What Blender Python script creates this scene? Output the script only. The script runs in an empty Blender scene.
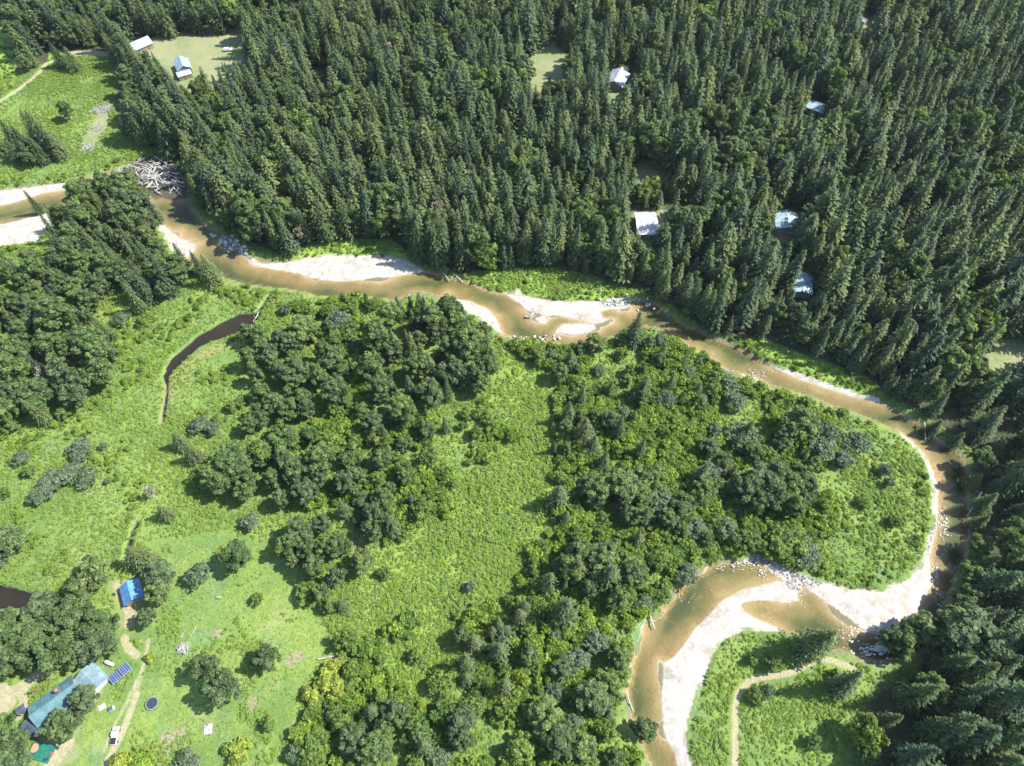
import bpy, math, random
import numpy as np
from mathutils import Vector, Matrix, Euler
random.seed(7); RNG = np.random.default_rng(11)
R = math.radians
SC = bpy.context.scene
COL = SC.collection

# ------------------------------------------------------------------ camera, sky, sun, exposure
CAM_H, FPX, PITCH = 220.0, 705.0, R(57.3)
cam_d = bpy.data.cameras.new('camera'); cam = bpy.data.objects.new('camera', cam_d); COL.objects.link(cam)
cam.location = (0, 0, CAM_H); cam.rotation_euler = (R(90) - PITCH, 0, 0)
cam_d.sensor_width = 36; cam_d.lens = 36 * FPX / 1024; cam_d.clip_end = 6000; cam_d.clip_start = 1
SC.camera = cam
SUN_EL, SUN_AZ = R(49), R(6)            # azimuth measured from +X towards +Y
W = bpy.data.worlds.new('World'); SC.world = W; W.use_nodes = True
wn = W.node_tree.nodes; wl = W.node_tree.links
sky = wn.new('ShaderNodeTexSky'); sky.sky_type = 'NISHITA'; sky.sun_disc = False
sky.sun_elevation = SUN_EL; sky.sun_rotation = R(90) - SUN_AZ; sky.altitude = 700
bg = wn['Background']; bg.inputs['Strength'].default_value = 0.15
wl.new(sky.outputs[0], bg.inputs['Color'])
sd_ = bpy.data.lights.new('sun', 'SUN'); sd_.energy = 4.6; sd_.angle = R(0.5); sd_.color = (1.0, .965, .90)
sun = bpy.data.objects.new('sun', sd_); COL.objects.link(sun)
sv = Vector((math.cos(SUN_EL) * math.cos(SUN_AZ), math.cos(SUN_EL) * math.sin(SUN_AZ), math.sin(SUN_EL)))
sun.rotation_euler = sv.to_track_quat('Z', 'Y').to_euler()
SC.view_settings.view_transform = 'Standard'; SC.view_settings.look = 'None'
SC.view_settings.exposure = 1.4; SC.view_settings.gamma = 1
HAZE = 0.00003
SC.render.engine = 'CYCLES'
SC.cycles.max_bounces = 6; SC.cycles.diffuse_bounces = 4; SC.cycles.transparent_max_bounces = 8
SC.cycles.transmission_bounces = 3; SC.cycles.glossy_bounces = 2

# ------------------------------------------------------------------ photo pixel -> place on the ground
def P(px, py, z=0.0):
    px = np.asarray(px, float); py = np.asarray(py, float)
    u = (px - 512) / FPX; v = (py - 383) / FPX
    cp, sp = math.cos(PITCH), math.sin(PITCH)
    t = (CAM_H - z) / (sp + cp * v)
    return u * t, (cp - sp * v) * t
def PX(x, y, z=0.0):
    x = np.asarray(x, float); y = np.asarray(y, float); z = np.asarray(z, float)
    cp, sp = math.cos(PITCH), math.sin(PITCH)
    dz = z - CAM_H
    d = y * cp - dz * sp
    up = y * sp + dz * cp
    return 512 + FPX * x / d, 383 - FPX * up / d
def poly(pts, z=0.0):
    a = np.array(pts, float); x, y = P(a[:, 0], a[:, 1], z); return np.stack([x, y], 1)
def inside(pl, x, y):
    x = np.asarray(x); y = np.asarray(y); r = np.zeros(x.shape, bool); n = len(pl)
    for i in range(n):
        x0, y0 = pl[i]; x1, y1 = pl[(i + 1) % n]
        if y0 == y1: continue
        c = (y0 > y) != (y1 > y)
        r ^= c & (x < (x1 - x0) * (y - y0) / (y1 - y0) + x0)
    return r
def segdist(pl, x, y, closed=True):
    d = np.full(np.shape(x), 1e9); n = len(pl)
    for i in range(n if closed else n - 1):
        a = pl[i]; b = pl[(i + 1) % n]; ab = b - a; L = ab @ ab + 1e-9
        t = np.clip(((x - a[0]) * ab[0] + (y - a[1]) * ab[1]) / L, 0, 1)
        d = np.minimum(d, (x - a[0] - t * ab[0]) ** 2 + (y - a[1] - t * ab[1]) ** 2)
    return np.sqrt(d)
def sdf(pl, X, Y, far=25.0):
    """signed distance, positive inside; -far well outside"""
    out = np.full(X.shape, -far)
    m = (X > pl[:, 0].min() - far) & (X < pl[:, 0].max() + far) & (Y > pl[:, 1].min() - far) & (Y < pl[:, 1].max() + far)
    if m.any():
        x = X[m]; y = Y[m]
        d = segdist(pl, x, y); out[m] = np.maximum(np.where(inside(pl, x, y), d, -d), -far)
    return out

# ------------------------------------------------------------------ outlines read off the photograph
CHANNEL = [(-40,191),(0,188),(30,184),(66,181),(100,172),(125,164),(140,160),(162,158),(178,165),(186,190),(192,205),(205,222),(222,233),(240,243),(252,256),
  (285,261),(305,257),(330,253),(360,254),(385,254),(404,258),(418,266),(435,271),(455,276),(470,280),(484,288),(500,291),(512,290),(519,287),(525,294),
  (545,298),(570,300),(600,299),(625,296),(640,297),(660,303),(672,313),(690,325),(710,333),(742,346),(760,356),(780,366),(800,372),(828,382),(855,391),
  (880,397),(901,410),(921,421),(942,438),(958,448),(968,458),(972,474),(972,500),(974,527),(972,549),(966,565),(958,580),(948,605),(940,630),(930,648),
  (915,661),(880,663),(855,657),(835,652),(820,646),(806,640),(790,634),(777,629),(742,629),(725,636),(712,653),(705,673),(698,697),(691,718),(689,745),(693,766),(693,800),(690,830),
  (640,830),(645,800),(648,766),(637,742),(625,697),(630,670),(637,650),(640,623),(660,614),(669,601),(677,588),(700,571),(710,565),(722,560),(741,556),(757,554),
  (777,561),(800,572),(824,579),(852,590),(879,590),(900,581),(920,566),(929,550),(934,526),(935,506),(934,482),(927,460),(912,441),(893,429),(865,417),(838,407),
  (811,397),(787,390),(759,381),(739,375),(724,369),(708,358),(688,346),(672,336),(655,327),(640,325),(623,332),(599,341),(580,346),(555,343),(527,338),(505,335),
  (492,328),(474,314),(462,305),(448,300),(430,293),(412,291),(396,300),(376,298),(360,295),(330,297),(314,296),(302,292),(284,289),(262,287),(239,283),(218,277),
  (200,270),(182,258),(170,246),(157,222),(152,207),(144,197),(130,193),(110,196),(62,207),(62,218),(45,230),(38,240),(0,246),(-40,248)]
BARS = [
 [(-40,192),(0,189.5),(30,186),(66,182),(68,187),(40,192),(20,199),(0,204),(-40,209)],
 [(-40,229),(0,222),(62,207),(62,218),(45,229),(38,239),(0,245),(-40,247)],
 [(120,163),(140,161),(162,159),(178,166),(186,192),(176,196),(165,193),(152,196),(143,196),(130,178),(112,178)],
 [(156,217),(165,225),(177,236),(195,243),(192,250),(186,256),(180,257),(169,246),(158,228)],
 [(222,234),(240,243),(251,257),(262,262),(285,262),(305,257),(330,253),(360,254),(385,254),(405,258),(424,270),(405,274),(371,276),(345,281),(318,277),(294,272),(270,267),(250,262),(236,250),(220,240)],
 [(440,297),(452,297),(470,298),(485,306),(497,319),(501,331),(494,329),(478,317),(462,306)],
 [(404,298),(410,293),(420,293),(412,298)],
 [(507,293.5),(516,292),(518,287),(521,292),(532,297),(550,300),(574,300.5),(598,299),(621,297),(634,298),(629,305),(622,306),(612,308),(601,310),(603,316),(610,317),(602,320.5),(593,322),(580,318),(561,313),(547,314),(538,311),(529,309),(521,304),(511,298)],
 [(536,317),(543,315),(547,319),(545,322),(540,321)],
 [(556,331),(558,326),(562,323.5),(580,322.5),(594,323.5),(596,327),(587,331),(574,332.5)],
 [(670,334),(688,345),(708,357),(727,370),(716,368.5),(700,357.5),(682,347)],
 [(740,372),(752,374),(762,379),(752,379)],
 [(770,364),(782,367),(800,372),(830,382.5),(858,391),(880,397),(880,402),(855,396),(828,387.5),(800,378),(782,370)],
 [(900,431),(912,440),(924,452),(934,469),(939.5,489),(939,512),(938,527),(931,552),(929,556),(925,550),(932,526),(933,506),(932,482),(925,461),(908,442)],
 [(786,566),(800,572),(824,579),(852,590),(879,590),(900,581),(920,566),(929,551),(932,562),(933,581),(929,597),(917,615),(906,625),(882,632),(865,627),(845,613),(828,601),(812,592),(800,580)],
 [(677,800),(677,766),(673,752),(665,728),(663,697),(665,663),(674,656),(688,639),(701,622),(722,600),(742,590),(766,583),(780,581),(792,584),(798,591),(801,601),(786,602),(760,599),(746,600.5),(741,604),(744,610),(756,617),(768,622),(779,629),(742,630),(725,637),(712,654),(705,674),(698,698),(691,719),(689,746),(693,766),(693,800)],
 [(742,557),(757,554),(777,561),(792,569),(800,580),(806,590),(797,592),(789,583),(778,571),(764,562)],
 [(638,625),(646,618),(643,628),(639,640)],
]
GRAVEL = [BARS[-2], [(786,566),(800,572),(826,582),(812,588),(800,580)], BARS[2], [(930,515),(938,515),(937,530),(930,554),(926,552)], BARS[10], [(222,234),(240,243),(252,258),(244,258),(230,247),(218,240)], [(598,299),(634,298),(630,305),(606,305)]]
POND1 = [(164,368),(172,357),(181,349),(195,337),(219,323),(239,313),(260,311.5),(258,320),(236,333),(212,340),(198,346),(185,359),(167,376)]
POND2 = [(-60,582),(0,584),(16,587),(31,592),(47,597),(68,594),(84,592),(86,600),(63,606),(40,606),(25,608),(0,609),(-60,609)]
BROOKS = [[(258,313),(263,305),(267,298),(270,294)], [(165,374),(167,385),(166,398),(164,410),(163,420)], [(125,560),(129,545),(133,530),(138,522)]]
DARK_HERB = [(160,395),(164,376),(185,362),(200,350),(220,342),(240,335),(258,325),(255,345),(225,350),(200,362),(180,385),(170,405),(172,425),(158,425)]
FOREST = [(-60,-60),(1090,-60),(1090,830),(870,830),(852,720),(872,690),(905,678),(925,655),(950,618),(962,585),(976,550),(975,500),(976,455),(945,432),(925,417),(905,405),(885,393),(868,380),
  (820,360),(790,352),(760,338),(735,341),(700,328),(680,314),(660,302),(640,293),(605,281),(560,270),(500,270),(462,275),(430,268),(405,255),(390,240),(340,240),(310,247),(285,258),(255,247),(225,229),
  (202,212),(192,195),(188,163),(150,148),(122,135),(112,100),(120,75),(108,56),(60,54),(45,64),(25,70),(0,75),(-60,85)]
GAPS = [   # ground or roofs that show between the trees
 [(128,34),(150,34),(152,46),(170,36),(215,31),(241,32),(242,46),(230,60),(205,62),(196,62),(193,76),(175,76),(168,60),(152,50),(150,46),(128,48)],
 [(524,64),(534,47),(556,46),(569,58),(560,73),(545,77),(526,74)],
 [(612,67),(628,67),(626,84),(613,87)], [(609,87),(620,87),(616,96),(609,98)],
 [(807,98),(829,103),(827,112),(807,106)], [(634,209),(661,211),(656,232),(635,234)], [(637,162),(650,160),(668,160),(668,172),(648,172)],
 [(778,206),(808,214),(802,226),(784,249),(777,240)], [(796,269),(815,280),(812,290),(796,295)], [(862,14),(880,19),(878,26),(862,22)],
 [(988,346),(1004,338),(1030,335),(1030,368),(1000,366),(988,364)], [(88,62),(118,64),(118,80),(112,100),(96,100)], [(0,30),(12,30),(12,58),(0,58)], [(988,128),(1000,128),(998,134),(990,134)],
 [(310,66),(322,62),(326,68),(316,72)], [(72,52),(107,52),(107,56),(72,56)]]
STRIPS = [[(-60,16),(14,22),(16,40),(14,96),(-60,96)],[(50,48),(60,50),(62,60),(48,62)],[(285,258),(310,247),(340,240),(390,240),(405,250),(412,259),(385,255),(330,253),(305,257)], [(462,278),(470,272),(500,269),(545,270),(580,276),(607,283),(630,295),(600,299),(545,298),(525,294),(484,287)],
          [(748,345),(762,338),(790,350),(820,361),(868,378),(882,396),(855,390),(800,371),(775,362)]]
DRY = [[(140,44),(165,34),(215,28),(243,30),(250,60),(226,78),(200,90),(180,110),(160,90),(150,60)], [(522,78),(532,47),(556,44),(572,60),(562,96),(530,90)], [(985,350),(1004,336),(1060,333),(1060,372),(1000,376),(985,366)],
       [(775,206),(812,210),(806,232),(786,262),(772,254)], [(632,206),(664,208),(660,250),(632,250)], [(634,160),(672,158),(670,186),(640,186)], [(602,90),(622,88),(618,112),(602,112)],
       [(40,710),(60,690),(100,664),(108,676),(80,720),(70,766),(40,766)], [(985,126),(1003,126),(1000,142),(988,142)], [(856,12),(884,17),(882,34),(856,30)],
       [(112,585),(122,578),(142,590),(136,628),(122,628),(118,604)], [(100,106),(112,104),(110,122),(92,148),(82,152),(84,136),(94,124)]]
PATHS = [([(-20,108),(0,101),(15,92),(30,81),(40,72),(46,64),(58,60)], 1.1), ([(735,790),(735,740),(735,708),(738,694),(748,682),(760,677),(775,676),(790,673),(805,666),(817,660),(830,660),(848,666),(856,670)], .85),
         ([(103,770),(112,752),(122,732),(130,712),(136,694)], .95), ([(136,694),(141,676),(144,660),(148,640)], .5), ([(103,752),(113,728),(127,700),(140,672)], .4),
         ([(70,54),(90,53),(107,54)], 2.2), ([(14,690),(26,684),(40,672),(52,668)], 1.5), ([(20,686),(24,700),(18,716)], 1.2), ([(0,690),(8,702),(0,708)], 2.2), ([(68,742),(58,754),(48,770)], 1.7),
         ([(118,585),(124,605),(130,612),(128,624)], 1.3), ([(136,655),(128,648),(124,638)], 1.2)]
BARE = [[(160,735),(175,728),(185,728),(182,742),(172,752),(158,766),(150,764),(158,748)], [(200,722),(216,724),(216,736),(201,733)], [(282,660),(300,648),(305,658),(292,668)], [(240,700),(252,692),(260,702),(250,712)], [(208,628),(220,630),(225,638),(212,636)],
        [(340,545),(362,535),(370,545),(350,556)], [(375,590),(385,600),(380,606),(372,600)]]
LUSH = [(480,340),(520,345),(545,380),(548,430),(560,470),(548,520),(524,572),(505,622),(458,628),(452,676),(412,700),(372,682),(346,640),(350,590),(372,560),(420,540),(450,500),(480,460),(510,430),(500,390)]

# ------------------------------------------------------------------ terrain
def axis(lo, hi, st, far):
    a = list(np.arange(lo, hi + st, st)); s = st
    while a[-1] < far: s *= 1.35; a.append(a[-1] + s)
    s = st; b = []
    c = lo
    while c > -far: s *= 1.35; c -= s; b.append(c)
    return np.array(b[::-1] + a)
GX = axis(-330, 330, 0.85, 2400); GY = axis(-25, 440, 0.85, 2600)
X, Y = np.meshgrid(GX, GY)
def vnoise(x, y, s, seed):
    r = np.random.default_rng(seed).random((64, 64)); x = x / s; y = y / s
    xi = np.floor(x).astype(int); yi = np.floor(y).astype(int); fx = x - xi; fy = y - yi
    fx = fx * fx * (3 - 2 * fx); fy = fy * fy * (3 - 2 * fy)
    g = lambda i, j: r[i % 64, j % 64]
    return (g(xi, yi) * (1 - fx) + g(xi + 1, yi) * fx) * (1 - fy) + (g(xi, yi + 1) * (1 - fx) + g(xi + 1, yi + 1) * fx) * fy
wob = (vnoise(X, Y, 4, 1) - .5) * 1.4 + (vnoise(X, Y, 1.7, 2) - .5) * .7
A = {}
chp = poly(CHANNEL); A['ch'] = sdf(chp, X, Y, 40) + wob * .45
A['bar'] = np.full(X.shape, -25.0)
for b in BARS: A['bar'] = np.maximum(A['bar'], sdf(poly(b), X, Y))
A['bar'] += wob * .35
A['grv'] = np.full(X.shape, -25.0)
for b in GRAVEL: A['grv'] = np.maximum(A['grv'], sdf(poly(b), X, Y))
A['pond'] = np.maximum(sdf(poly(POND1), X, Y), sdf(poly(POND2), X, Y))
for b in BROOKS: A['pond'] = np.maximum(A['pond'], .75 - segdist(poly(b), X, Y, False))
A['pond'] = np.maximum(A['pond'], -25) + wob * .35
A['forest'] = sdf(poly(FOREST), X, Y, 40)
far_m = (X < -330) | (X > 330) | (Y > 440)
A['forest'] = np.where(far_m, 40, A['forest'])
A['strip'] = np.full(X.shape, -25.0)
for b in STRIPS: A['strip'] = np.maximum(A['strip'], sdf(poly(b), X, Y))
A['dry'] = np.full(X.shape, -25.0)
for b in DRY: A['dry'] = np.maximum(A['dry'], sdf(poly(b), X, Y))
A['bare'] = np.full(X.shape, -25.0)
for b in BARE: A['bare'] = np.maximum(A['bare'], sdf(poly(b), X, Y))
A['path'] = np.full(X.shape, -25.0)
for b, w in PATHS: A['path'] = np.maximum(A['path'], w - segdist(poly(b), X, Y, False))
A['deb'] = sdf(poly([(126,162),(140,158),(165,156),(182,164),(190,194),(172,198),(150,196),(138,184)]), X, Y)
A['lush'] = sdf(poly(LUSH), X, Y)
A['dherb'] = sdf(poly(DARK_HERB), X, Y)
sm = lambda a, b, t: (lambda u: u * u * (3 - 2 * u))(np.clip((t - a) / (b - a), 0, 1))
WL, WLP = -1.15, -0.75
Z = (vnoise(X, Y, 45, 3) - .5) * .9 + (vnoise(X, Y, 9, 4) - .5) * .25 + (vnoise(X, Y, 2.2, 5) - .5) * .12
hills = np.clip((np.hypot(X, Y - 200) - 500) / 1500, 0, 1) ** 1.4 * 120 * (0.4 + vnoise(X, Y, 420, 6))
Z = Z + hills
bed = WL + np.maximum(np.clip(.12 * A['bar'], -1.1, .5), -.05 - .42 * np.clip(A['ch'], 0, 3))
bed += (vnoise(X * .6 + Y * .5, Y - X * .4, 9, 8) - .5) * .75 * sm(.5, 4, A['ch']) * np.where(A['bar'] > 0, .3, 1)
bed += np.where(A['bar'] > 0, .03 + .04 * np.minimum(A['bar'], 2), 0)
bed += (vnoise(X * .8 + Y * .3, Y * .8 - X * .3, 3.2, 9) - .5) * .3 * sm(.5, 3, A['ch']) * np.where(A['bar'] > -1, .1, 1)
k = sm(-.7, .5, A['ch']); Z = Z * (1 - k) + bed * k
pbed = WLP - .5 * sm(-.2, 2, A['pond'])
k2 = sm(-.8, .3, A['pond']); Z = Z * (1 - k2) + pbed * k2
A['hw'] = np.where(A['ch'] > -.3, Z - WL, 5.0)
GZ = Z
def gz(x, y):
    x = np.asarray(x, float); y = np.asarray(y, float)
    i = np.clip(np.searchsorted(GX, x) - 1, 0, len(GX) - 2); j = np.clip(np.searchsorted(GY, y) - 1, 0, len(GY) - 2)
    fx = (x - GX[i]) / (GX[i + 1] - GX[i]); fy = (y - GY[j]) / (GY[j + 1] - GY[j])
    return (GZ[j, i] * (1 - fx) + GZ[j, i + 1] * fx) * (1 - fy) + (GZ[j + 1, i] * (1 - fx) + GZ[j + 1, i + 1] * fx) * fy
def samp(name, x, y):
    i = np.clip(np.searchsorted(GX, x), 0, len(GX) - 1); j = np.clip(np.searchsorted(GY, y), 0, len(GY) - 1)
    return A[name][j, i]

def mesh_np(name, verts, quads=None, faces=None):
    me = bpy.data.meshes.new(name)
    if quads is not None:
        q = np.asarray(quads, np.int32); n = len(q); kk = q.shape[1]
        v = np.asarray(verts, np.float32)
        me.vertices.add(len(v)); me.vertices.foreach_set('co', v.ravel())
        me.loops.add(n * kk); me.loops.foreach_set('vertex_index', q.ravel())
        me.polygons.add(n); me.polygons.foreach_set('loop_start', np.arange(0, n * kk, kk, dtype=np.int32))
        me.polygons.foreach_set('loop_total', np.full(n, kk, np.int32))
        me.update(calc_edges=True); me.validate()
    else:
        me.from_pydata([tuple(v) for v in verts], [], faces); me.update()
    return me
def grid_faces(ny, nx):
    i = np.arange(ny * nx).reshape(ny, nx)
    return np.stack([i[:-1, :-1].ravel(), i[:-1, 1:].ravel(), i[1:, 1:].ravel(), i[1:, :-1].ravel()], 1)

# ------------------------------------------------------------------ material helper
class Mat:
    def __init__(s, name, rough=.8, spec=.3):
        s.m = bpy.data.materials.new(name); s.m.use_nodes = True
        s.t = s.m.node_tree; s.n = s.t.nodes; s.l = s.t.links
        s.b = s.n['Principled BSDF']; s.out = s.n['Material Output']
        s.b.inputs['Roughness'].default_value = rough; s.b.inputs['Specular IOR Level'].default_value = spec
    def add(s, typ, ins=None, **kw):
        n = s.n.new(typ)
        for k_, v in kw.items(): setattr(n, k_, v)
        for k_, v in (ins or {}).items(): s.put(n.inputs[k_], v)
        return n
    def put(s, sock, v):
        if hasattr(v, 'is_output'): s.l.new(v, sock)
        else: sock.default_value = v
    def attr(s, name): return s.add('ShaderNodeAttribute', attribute_name=name).outputs['Fac']
    def pos(s): return s.add('ShaderNodeNewGeometry').outputs['Position']
    def noise(s, scale, detail=3, rough=.6, vec=None):
        return s.add('ShaderNodeTexNoise', {'Scale': scale, 'Detail': detail, 'Roughness': rough, 'Vector': vec or s.pos()}).outputs['Fac']
    def math(s, op, a, b=0.0, c=None):
        n = s.add('ShaderNodeMath', operation=op); s.put(n.inputs[0], a); s.put(n.inputs[1], b)
        if c is not None: s.put(n.inputs[2], c)
        return n.outputs[0]
    def rng(s, v, a, b, c=0.0, d=1.0, smooth=True):
        n = s.add('ShaderNodeMapRange', {0: v, 1: a, 2: b, 3: c, 4: d}); n.interpolation_type = 'SMOOTHSTEP' if smooth else 'LINEAR'; n.clamp = True
        return n.outputs[0]
    def mix(s, f, a, b, mode='MIX'):
        n = s.add('ShaderNodeMix', data_type='RGBA', blend_type=mode)
        s.put(n.inputs[0], f); s.put(n.inputs[6], a); s.put(n.inputs[7], b); return n.outputs[2]
    def ramp(s, f, cols):
        n = s.add('ShaderNodeValToRGB'); e = n.color_ramp.elements
        while len(e) < len(cols): e.new(.5)
        for i, (p_, c) in enumerate(cols): e[i].position = p_; e[i].color = c
        s.put(n.inputs[0], f); return n.outputs[0]
    def rand(s): return s.add('ShaderNodeObjectInfo').outputs['Random']
    def base(s, c): s.put(s.b.inputs['Base Color'], c); return s
    def bump(s, h, strength=.5, dist=.1):
        n = s.add('ShaderNodeBump', {'Strength': strength, 'Distance': dist, 'Height': h}); s.l.new(n.outputs[0], s.b.inputs['Normal']); return s
def C(r, g, b): return (r, g, b, 1)
def simple(name, col, rough=.6, spec=.3, metal=0, var=.25, scale=1.5):
    m = Mat(name, rough, spec); m.b.inputs['Metallic'].default_value = metal
    tc = m.add('ShaderNodeTexCoord').outputs['Object']
    f = m.noise(scale, 4, .65, tc)
    d = tuple(c * (1 - var) for c in col) + (1,); u = tuple(min(1, c * (1 + var * .6)) for c in col) + (1,)
    m.base(m.mix(m.rng(f, .3, .7), d, u)); return m.m

# ground --------------------------------------------------------------
g = Mat('ground_cover', .9, .15)
n20, n3, nf = g.noise(.035, 4, .65), g.noise(.28, 4, .7), g.noise(1.6, 3, .7)
n60 = g.noise(.012, 2, .5)
grass = g.mix(g.rng(n20, .38, .62), C(.11, .175, .045), C(.175, .23, .05))
grass = g.mix(g.math('MULTIPLY', g.rng(n3, .5, .68), .6), grass, C(.205, .25, .06))
grass = g.mix(g.math('MULTIPLY', g.rng(g.noise(.09, 3, .6), .54, .68), .65), grass, C(.12, .2, .085))
grass = g.mix(g.math('MULTIPLY', g.rng(nf, .42, .66), .6), grass, C(.06, .11, .03))
lw = g.noise(.7, 6, .8)
grass = g.mix(g.math('MULTIPLY', g.rng(lw, .45, .62), .45), grass, C(.07, .12, .03))
grass = g.mix(g.math('MULTIPLY', g.rng(g.noise(.06, 4, .7), .55, .7), .4), grass, C(.24, .25, .11))
grass = g.mix(g.math('MULTIPLY', g.rng(g.noise(.5, 5, .75), .62, .74), .45), grass, C(.28, .27, .15))
def M_(name, amp, w=.35, nz=None, off=0.0):
    v = g.math('ADD', g.attr(name), g.math('MULTIPLY', g.math('SUBTRACT', nz or n3, .5), amp * 2))
    return g.rng(v, off - w, off + w)
dh = g.mix(n3, C(.16, .19, .05), C(.2, .18, .08))
col = g.mix(g.math('MULTIPLY', M_('dherb', 2, 1.5), .8), grass, dh)
col = g.mix(g.math('MULTIPLY', M_('lush', 6, 4), .55), col, g.mix(nf, C(.14, .205, .03), C(.22, .28, .045)))
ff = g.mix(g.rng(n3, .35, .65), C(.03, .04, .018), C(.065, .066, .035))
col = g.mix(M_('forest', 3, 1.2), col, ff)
st = g.mix(g.rng(n3, .35, .65), C(.11, .19, .04), C(.19, .26, .045))
col = g.mix(M_('strip', 1.5, .8), col, st)
dryc = g.mix(g.rng(n20, .4, .6), C(.11, .165, .05), C(.18, .2, .09))
dryc = g.mix(g.rng(nf, .4, .75), dryc, C(.27, .23, .16))
col = g.mix(M_('dry', 5, 2.5), col, dryc)
barec = g.mix(g.rng(nf, .35, .7), C(.13, .12, .06), C(.3, .25, .18))
col = g.mix(g.math('MULTIPLY', M_('bare', 2.2, .7), .75), col, barec)
pathc = g.mix(g.rng(nf, .4, .7), C(.24, .21, .12), C(.34, .3, .2))
col = g.mix(g.math('MULTIPLY', M_('path', .5, .3, nf), .9), col, pathc)
# river bed, wet and dry sand by the height above the water
hw = g.attr('hw')
hwn = g.math('ADD', hw, g.math('MULTIPLY', g.math('SUBTRACT', g.noise(.22, 4, .6), .5), .28))
bedc = g.ramp(g.rng(hwn, -1.15, 0, 0, 1, False), [(0, C(.05, .064, .03)), (.25, C(.085, .095, .042)), (.45, C(.145, .132, .06)), (.7, C(.2, .157, .083)), (1, C(.31, .24, .145))])
bedc = g.mix(g.math('MULTIPLY', g.rng(g.noise(1.1, 5, .8), .5, .68), .4), bedc, C(.11, .09, .05))
bedc = g.mix(g.math('MULTIPLY', g.rng(g.noise(.35, 5, .75), .55, .68), .4), bedc, C(.28, .22, .14))
vb = g.add('ShaderNodeTexVoronoi', {'Scale': .9, 'Vector': g.pos()})
bedc = g.mix(g.math('MULTIPLY', g.rng(vb.outputs['Distance'], .42, .2), g.rng(g.noise(.12, 3, .6), .45, .65, 0, .45)), bedc, C(.09, .08, .055))
wet = C(.28, .22, .15)
snd = g.mix(g.rng(g.noise(.4, 4, .65), .35, .7), C(.28, .25, .21), C(.41, .38, .335))
vor = g.add('ShaderNodeTexVoronoi', {'Scale': 1.7, 'Vector': g.pos()})
grv = g.mix(g.rng(vor.outputs['Color'], .2, .8), C(.08, .076, .07), C(.32, .31, .29))
snd = g.mix(M_('grv', 2.5, .6), snd, grv)
snd = g.mix(g.math('MULTIPLY', g.rng(g.noise(.16, 6, .8), .52, .64), .55), snd, C(.19, .165, .125))
inch = g.mix(g.rng(hwn, -.03, .02), bedc, wet)
onbar = M_('bar', .5, .4, nf, -.3)
snd = g.mix(onbar, g.mix(nf, C(.07, .075, .035), C(.2, .17, .11)), snd)
inch = g.mix(g.rng(hwn, .03, .09), inch, snd)
col = g.mix(M_('ch', .5, .25, nf), col, inch)
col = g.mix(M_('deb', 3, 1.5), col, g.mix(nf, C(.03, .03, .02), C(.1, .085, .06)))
col = g.mix(M_('pond', .5, .25, nf), col, g.mix(nf, C(.05, .05, .038), C(.08, .078, .06)))
g.base(col)
g.bump(g.math('ADD', g.math('MULTIPLY', nf, .6), n3), .7, .35)

gm = mesh_np('ground', np.stack([X.ravel(), Y.ravel(), Z.ravel()], 1), grid_faces(*X.shape))
for k_, v in A.items():
    a = gm.attributes.new(k_, 'FLOAT', 'POINT'); a.data.foreach_set('value', v.astype(np.float32).ravel())
gm.materials.append(g.m)
for p_ in (gm,): p_.polygons.foreach_set('use_smooth', np.ones(len(p_.polygons), bool))
def link(name, me, parent=None, mat=None):
    o = bpy.data.objects.new(name, me); COL.objects.link(o)
    if mat is not None and me is not None and not me.materials: me.materials.append(mat)
    if parent: o.parent = parent
    return o
ground = link('ground', gm); ground['kind'] = 'structure'; ground['label'] = 'green valley floor with meadow, sandbars, dirt tracks and dark forest soil'; ground['category'] = 'ground'

# water ---------------------------------------------------------------
def water_mat(name, tint, tint2, rough):
    m = Mat(name); m.n.remove(m.b)
    tr = m.add('ShaderNodeBsdfTransparent', {0: m.mix(m.rng(m.noise(.05, 3, .6), .35, .65), tint, tint2)})
    gl = m.add('ShaderNodeBsdfGlossy', {'Roughness': rough})
    h = m.noise(1.3, 4, .6); b = m.add('ShaderNodeBump', {'Strength': .6, 'Distance': .12, 'Height': h})
    m.l.new(b.outputs[0], gl.inputs['Normal'])
    fr = m.add('ShaderNodeFresnel', {'IOR': 1.33}); m.l.new(b.outputs[0], fr.inputs['Normal'])
    mx = m.add('ShaderNodeMixShader', {0: fr.outputs[0]}); m.l.new(tr.outputs[0], mx.inputs[1]); m.l.new(gl.outputs[0], mx.inputs[2])
    m.l.new(mx.outputs[0], m.out.inputs[0]); return m.m
def water(name, field, lvl, mat, label):
    q = grid_faces(*X.shape); ok = (field.ravel()[q] > -1.6).any(1); q = q[ok]
    used, inv = np.unique(q.ravel(), return_inverse=True)
    v = np.stack([X.ravel()[used], Y.ravel()[used], np.full(len(used), lvl)], 1)
    o = link(name, mesh_np(name, v, inv.reshape(-1, 4)), mat=mat); o['kind'] = 'structure'; o['label'] = label; o['category'] = 'water'
    return o
water('river', A['ch'], WL, water_mat('river_water', C(.96, .93, .84), C(.9, .92, .8), .1), 'shallow golden brown river winding between white sandbars')
water('pond', A['pond'], WLP, water_mat('pond_water', C(.62, .57, .52), C(.56, .53, .5), .05), 'dark still water of the narrow ponds in the meadow')

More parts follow.
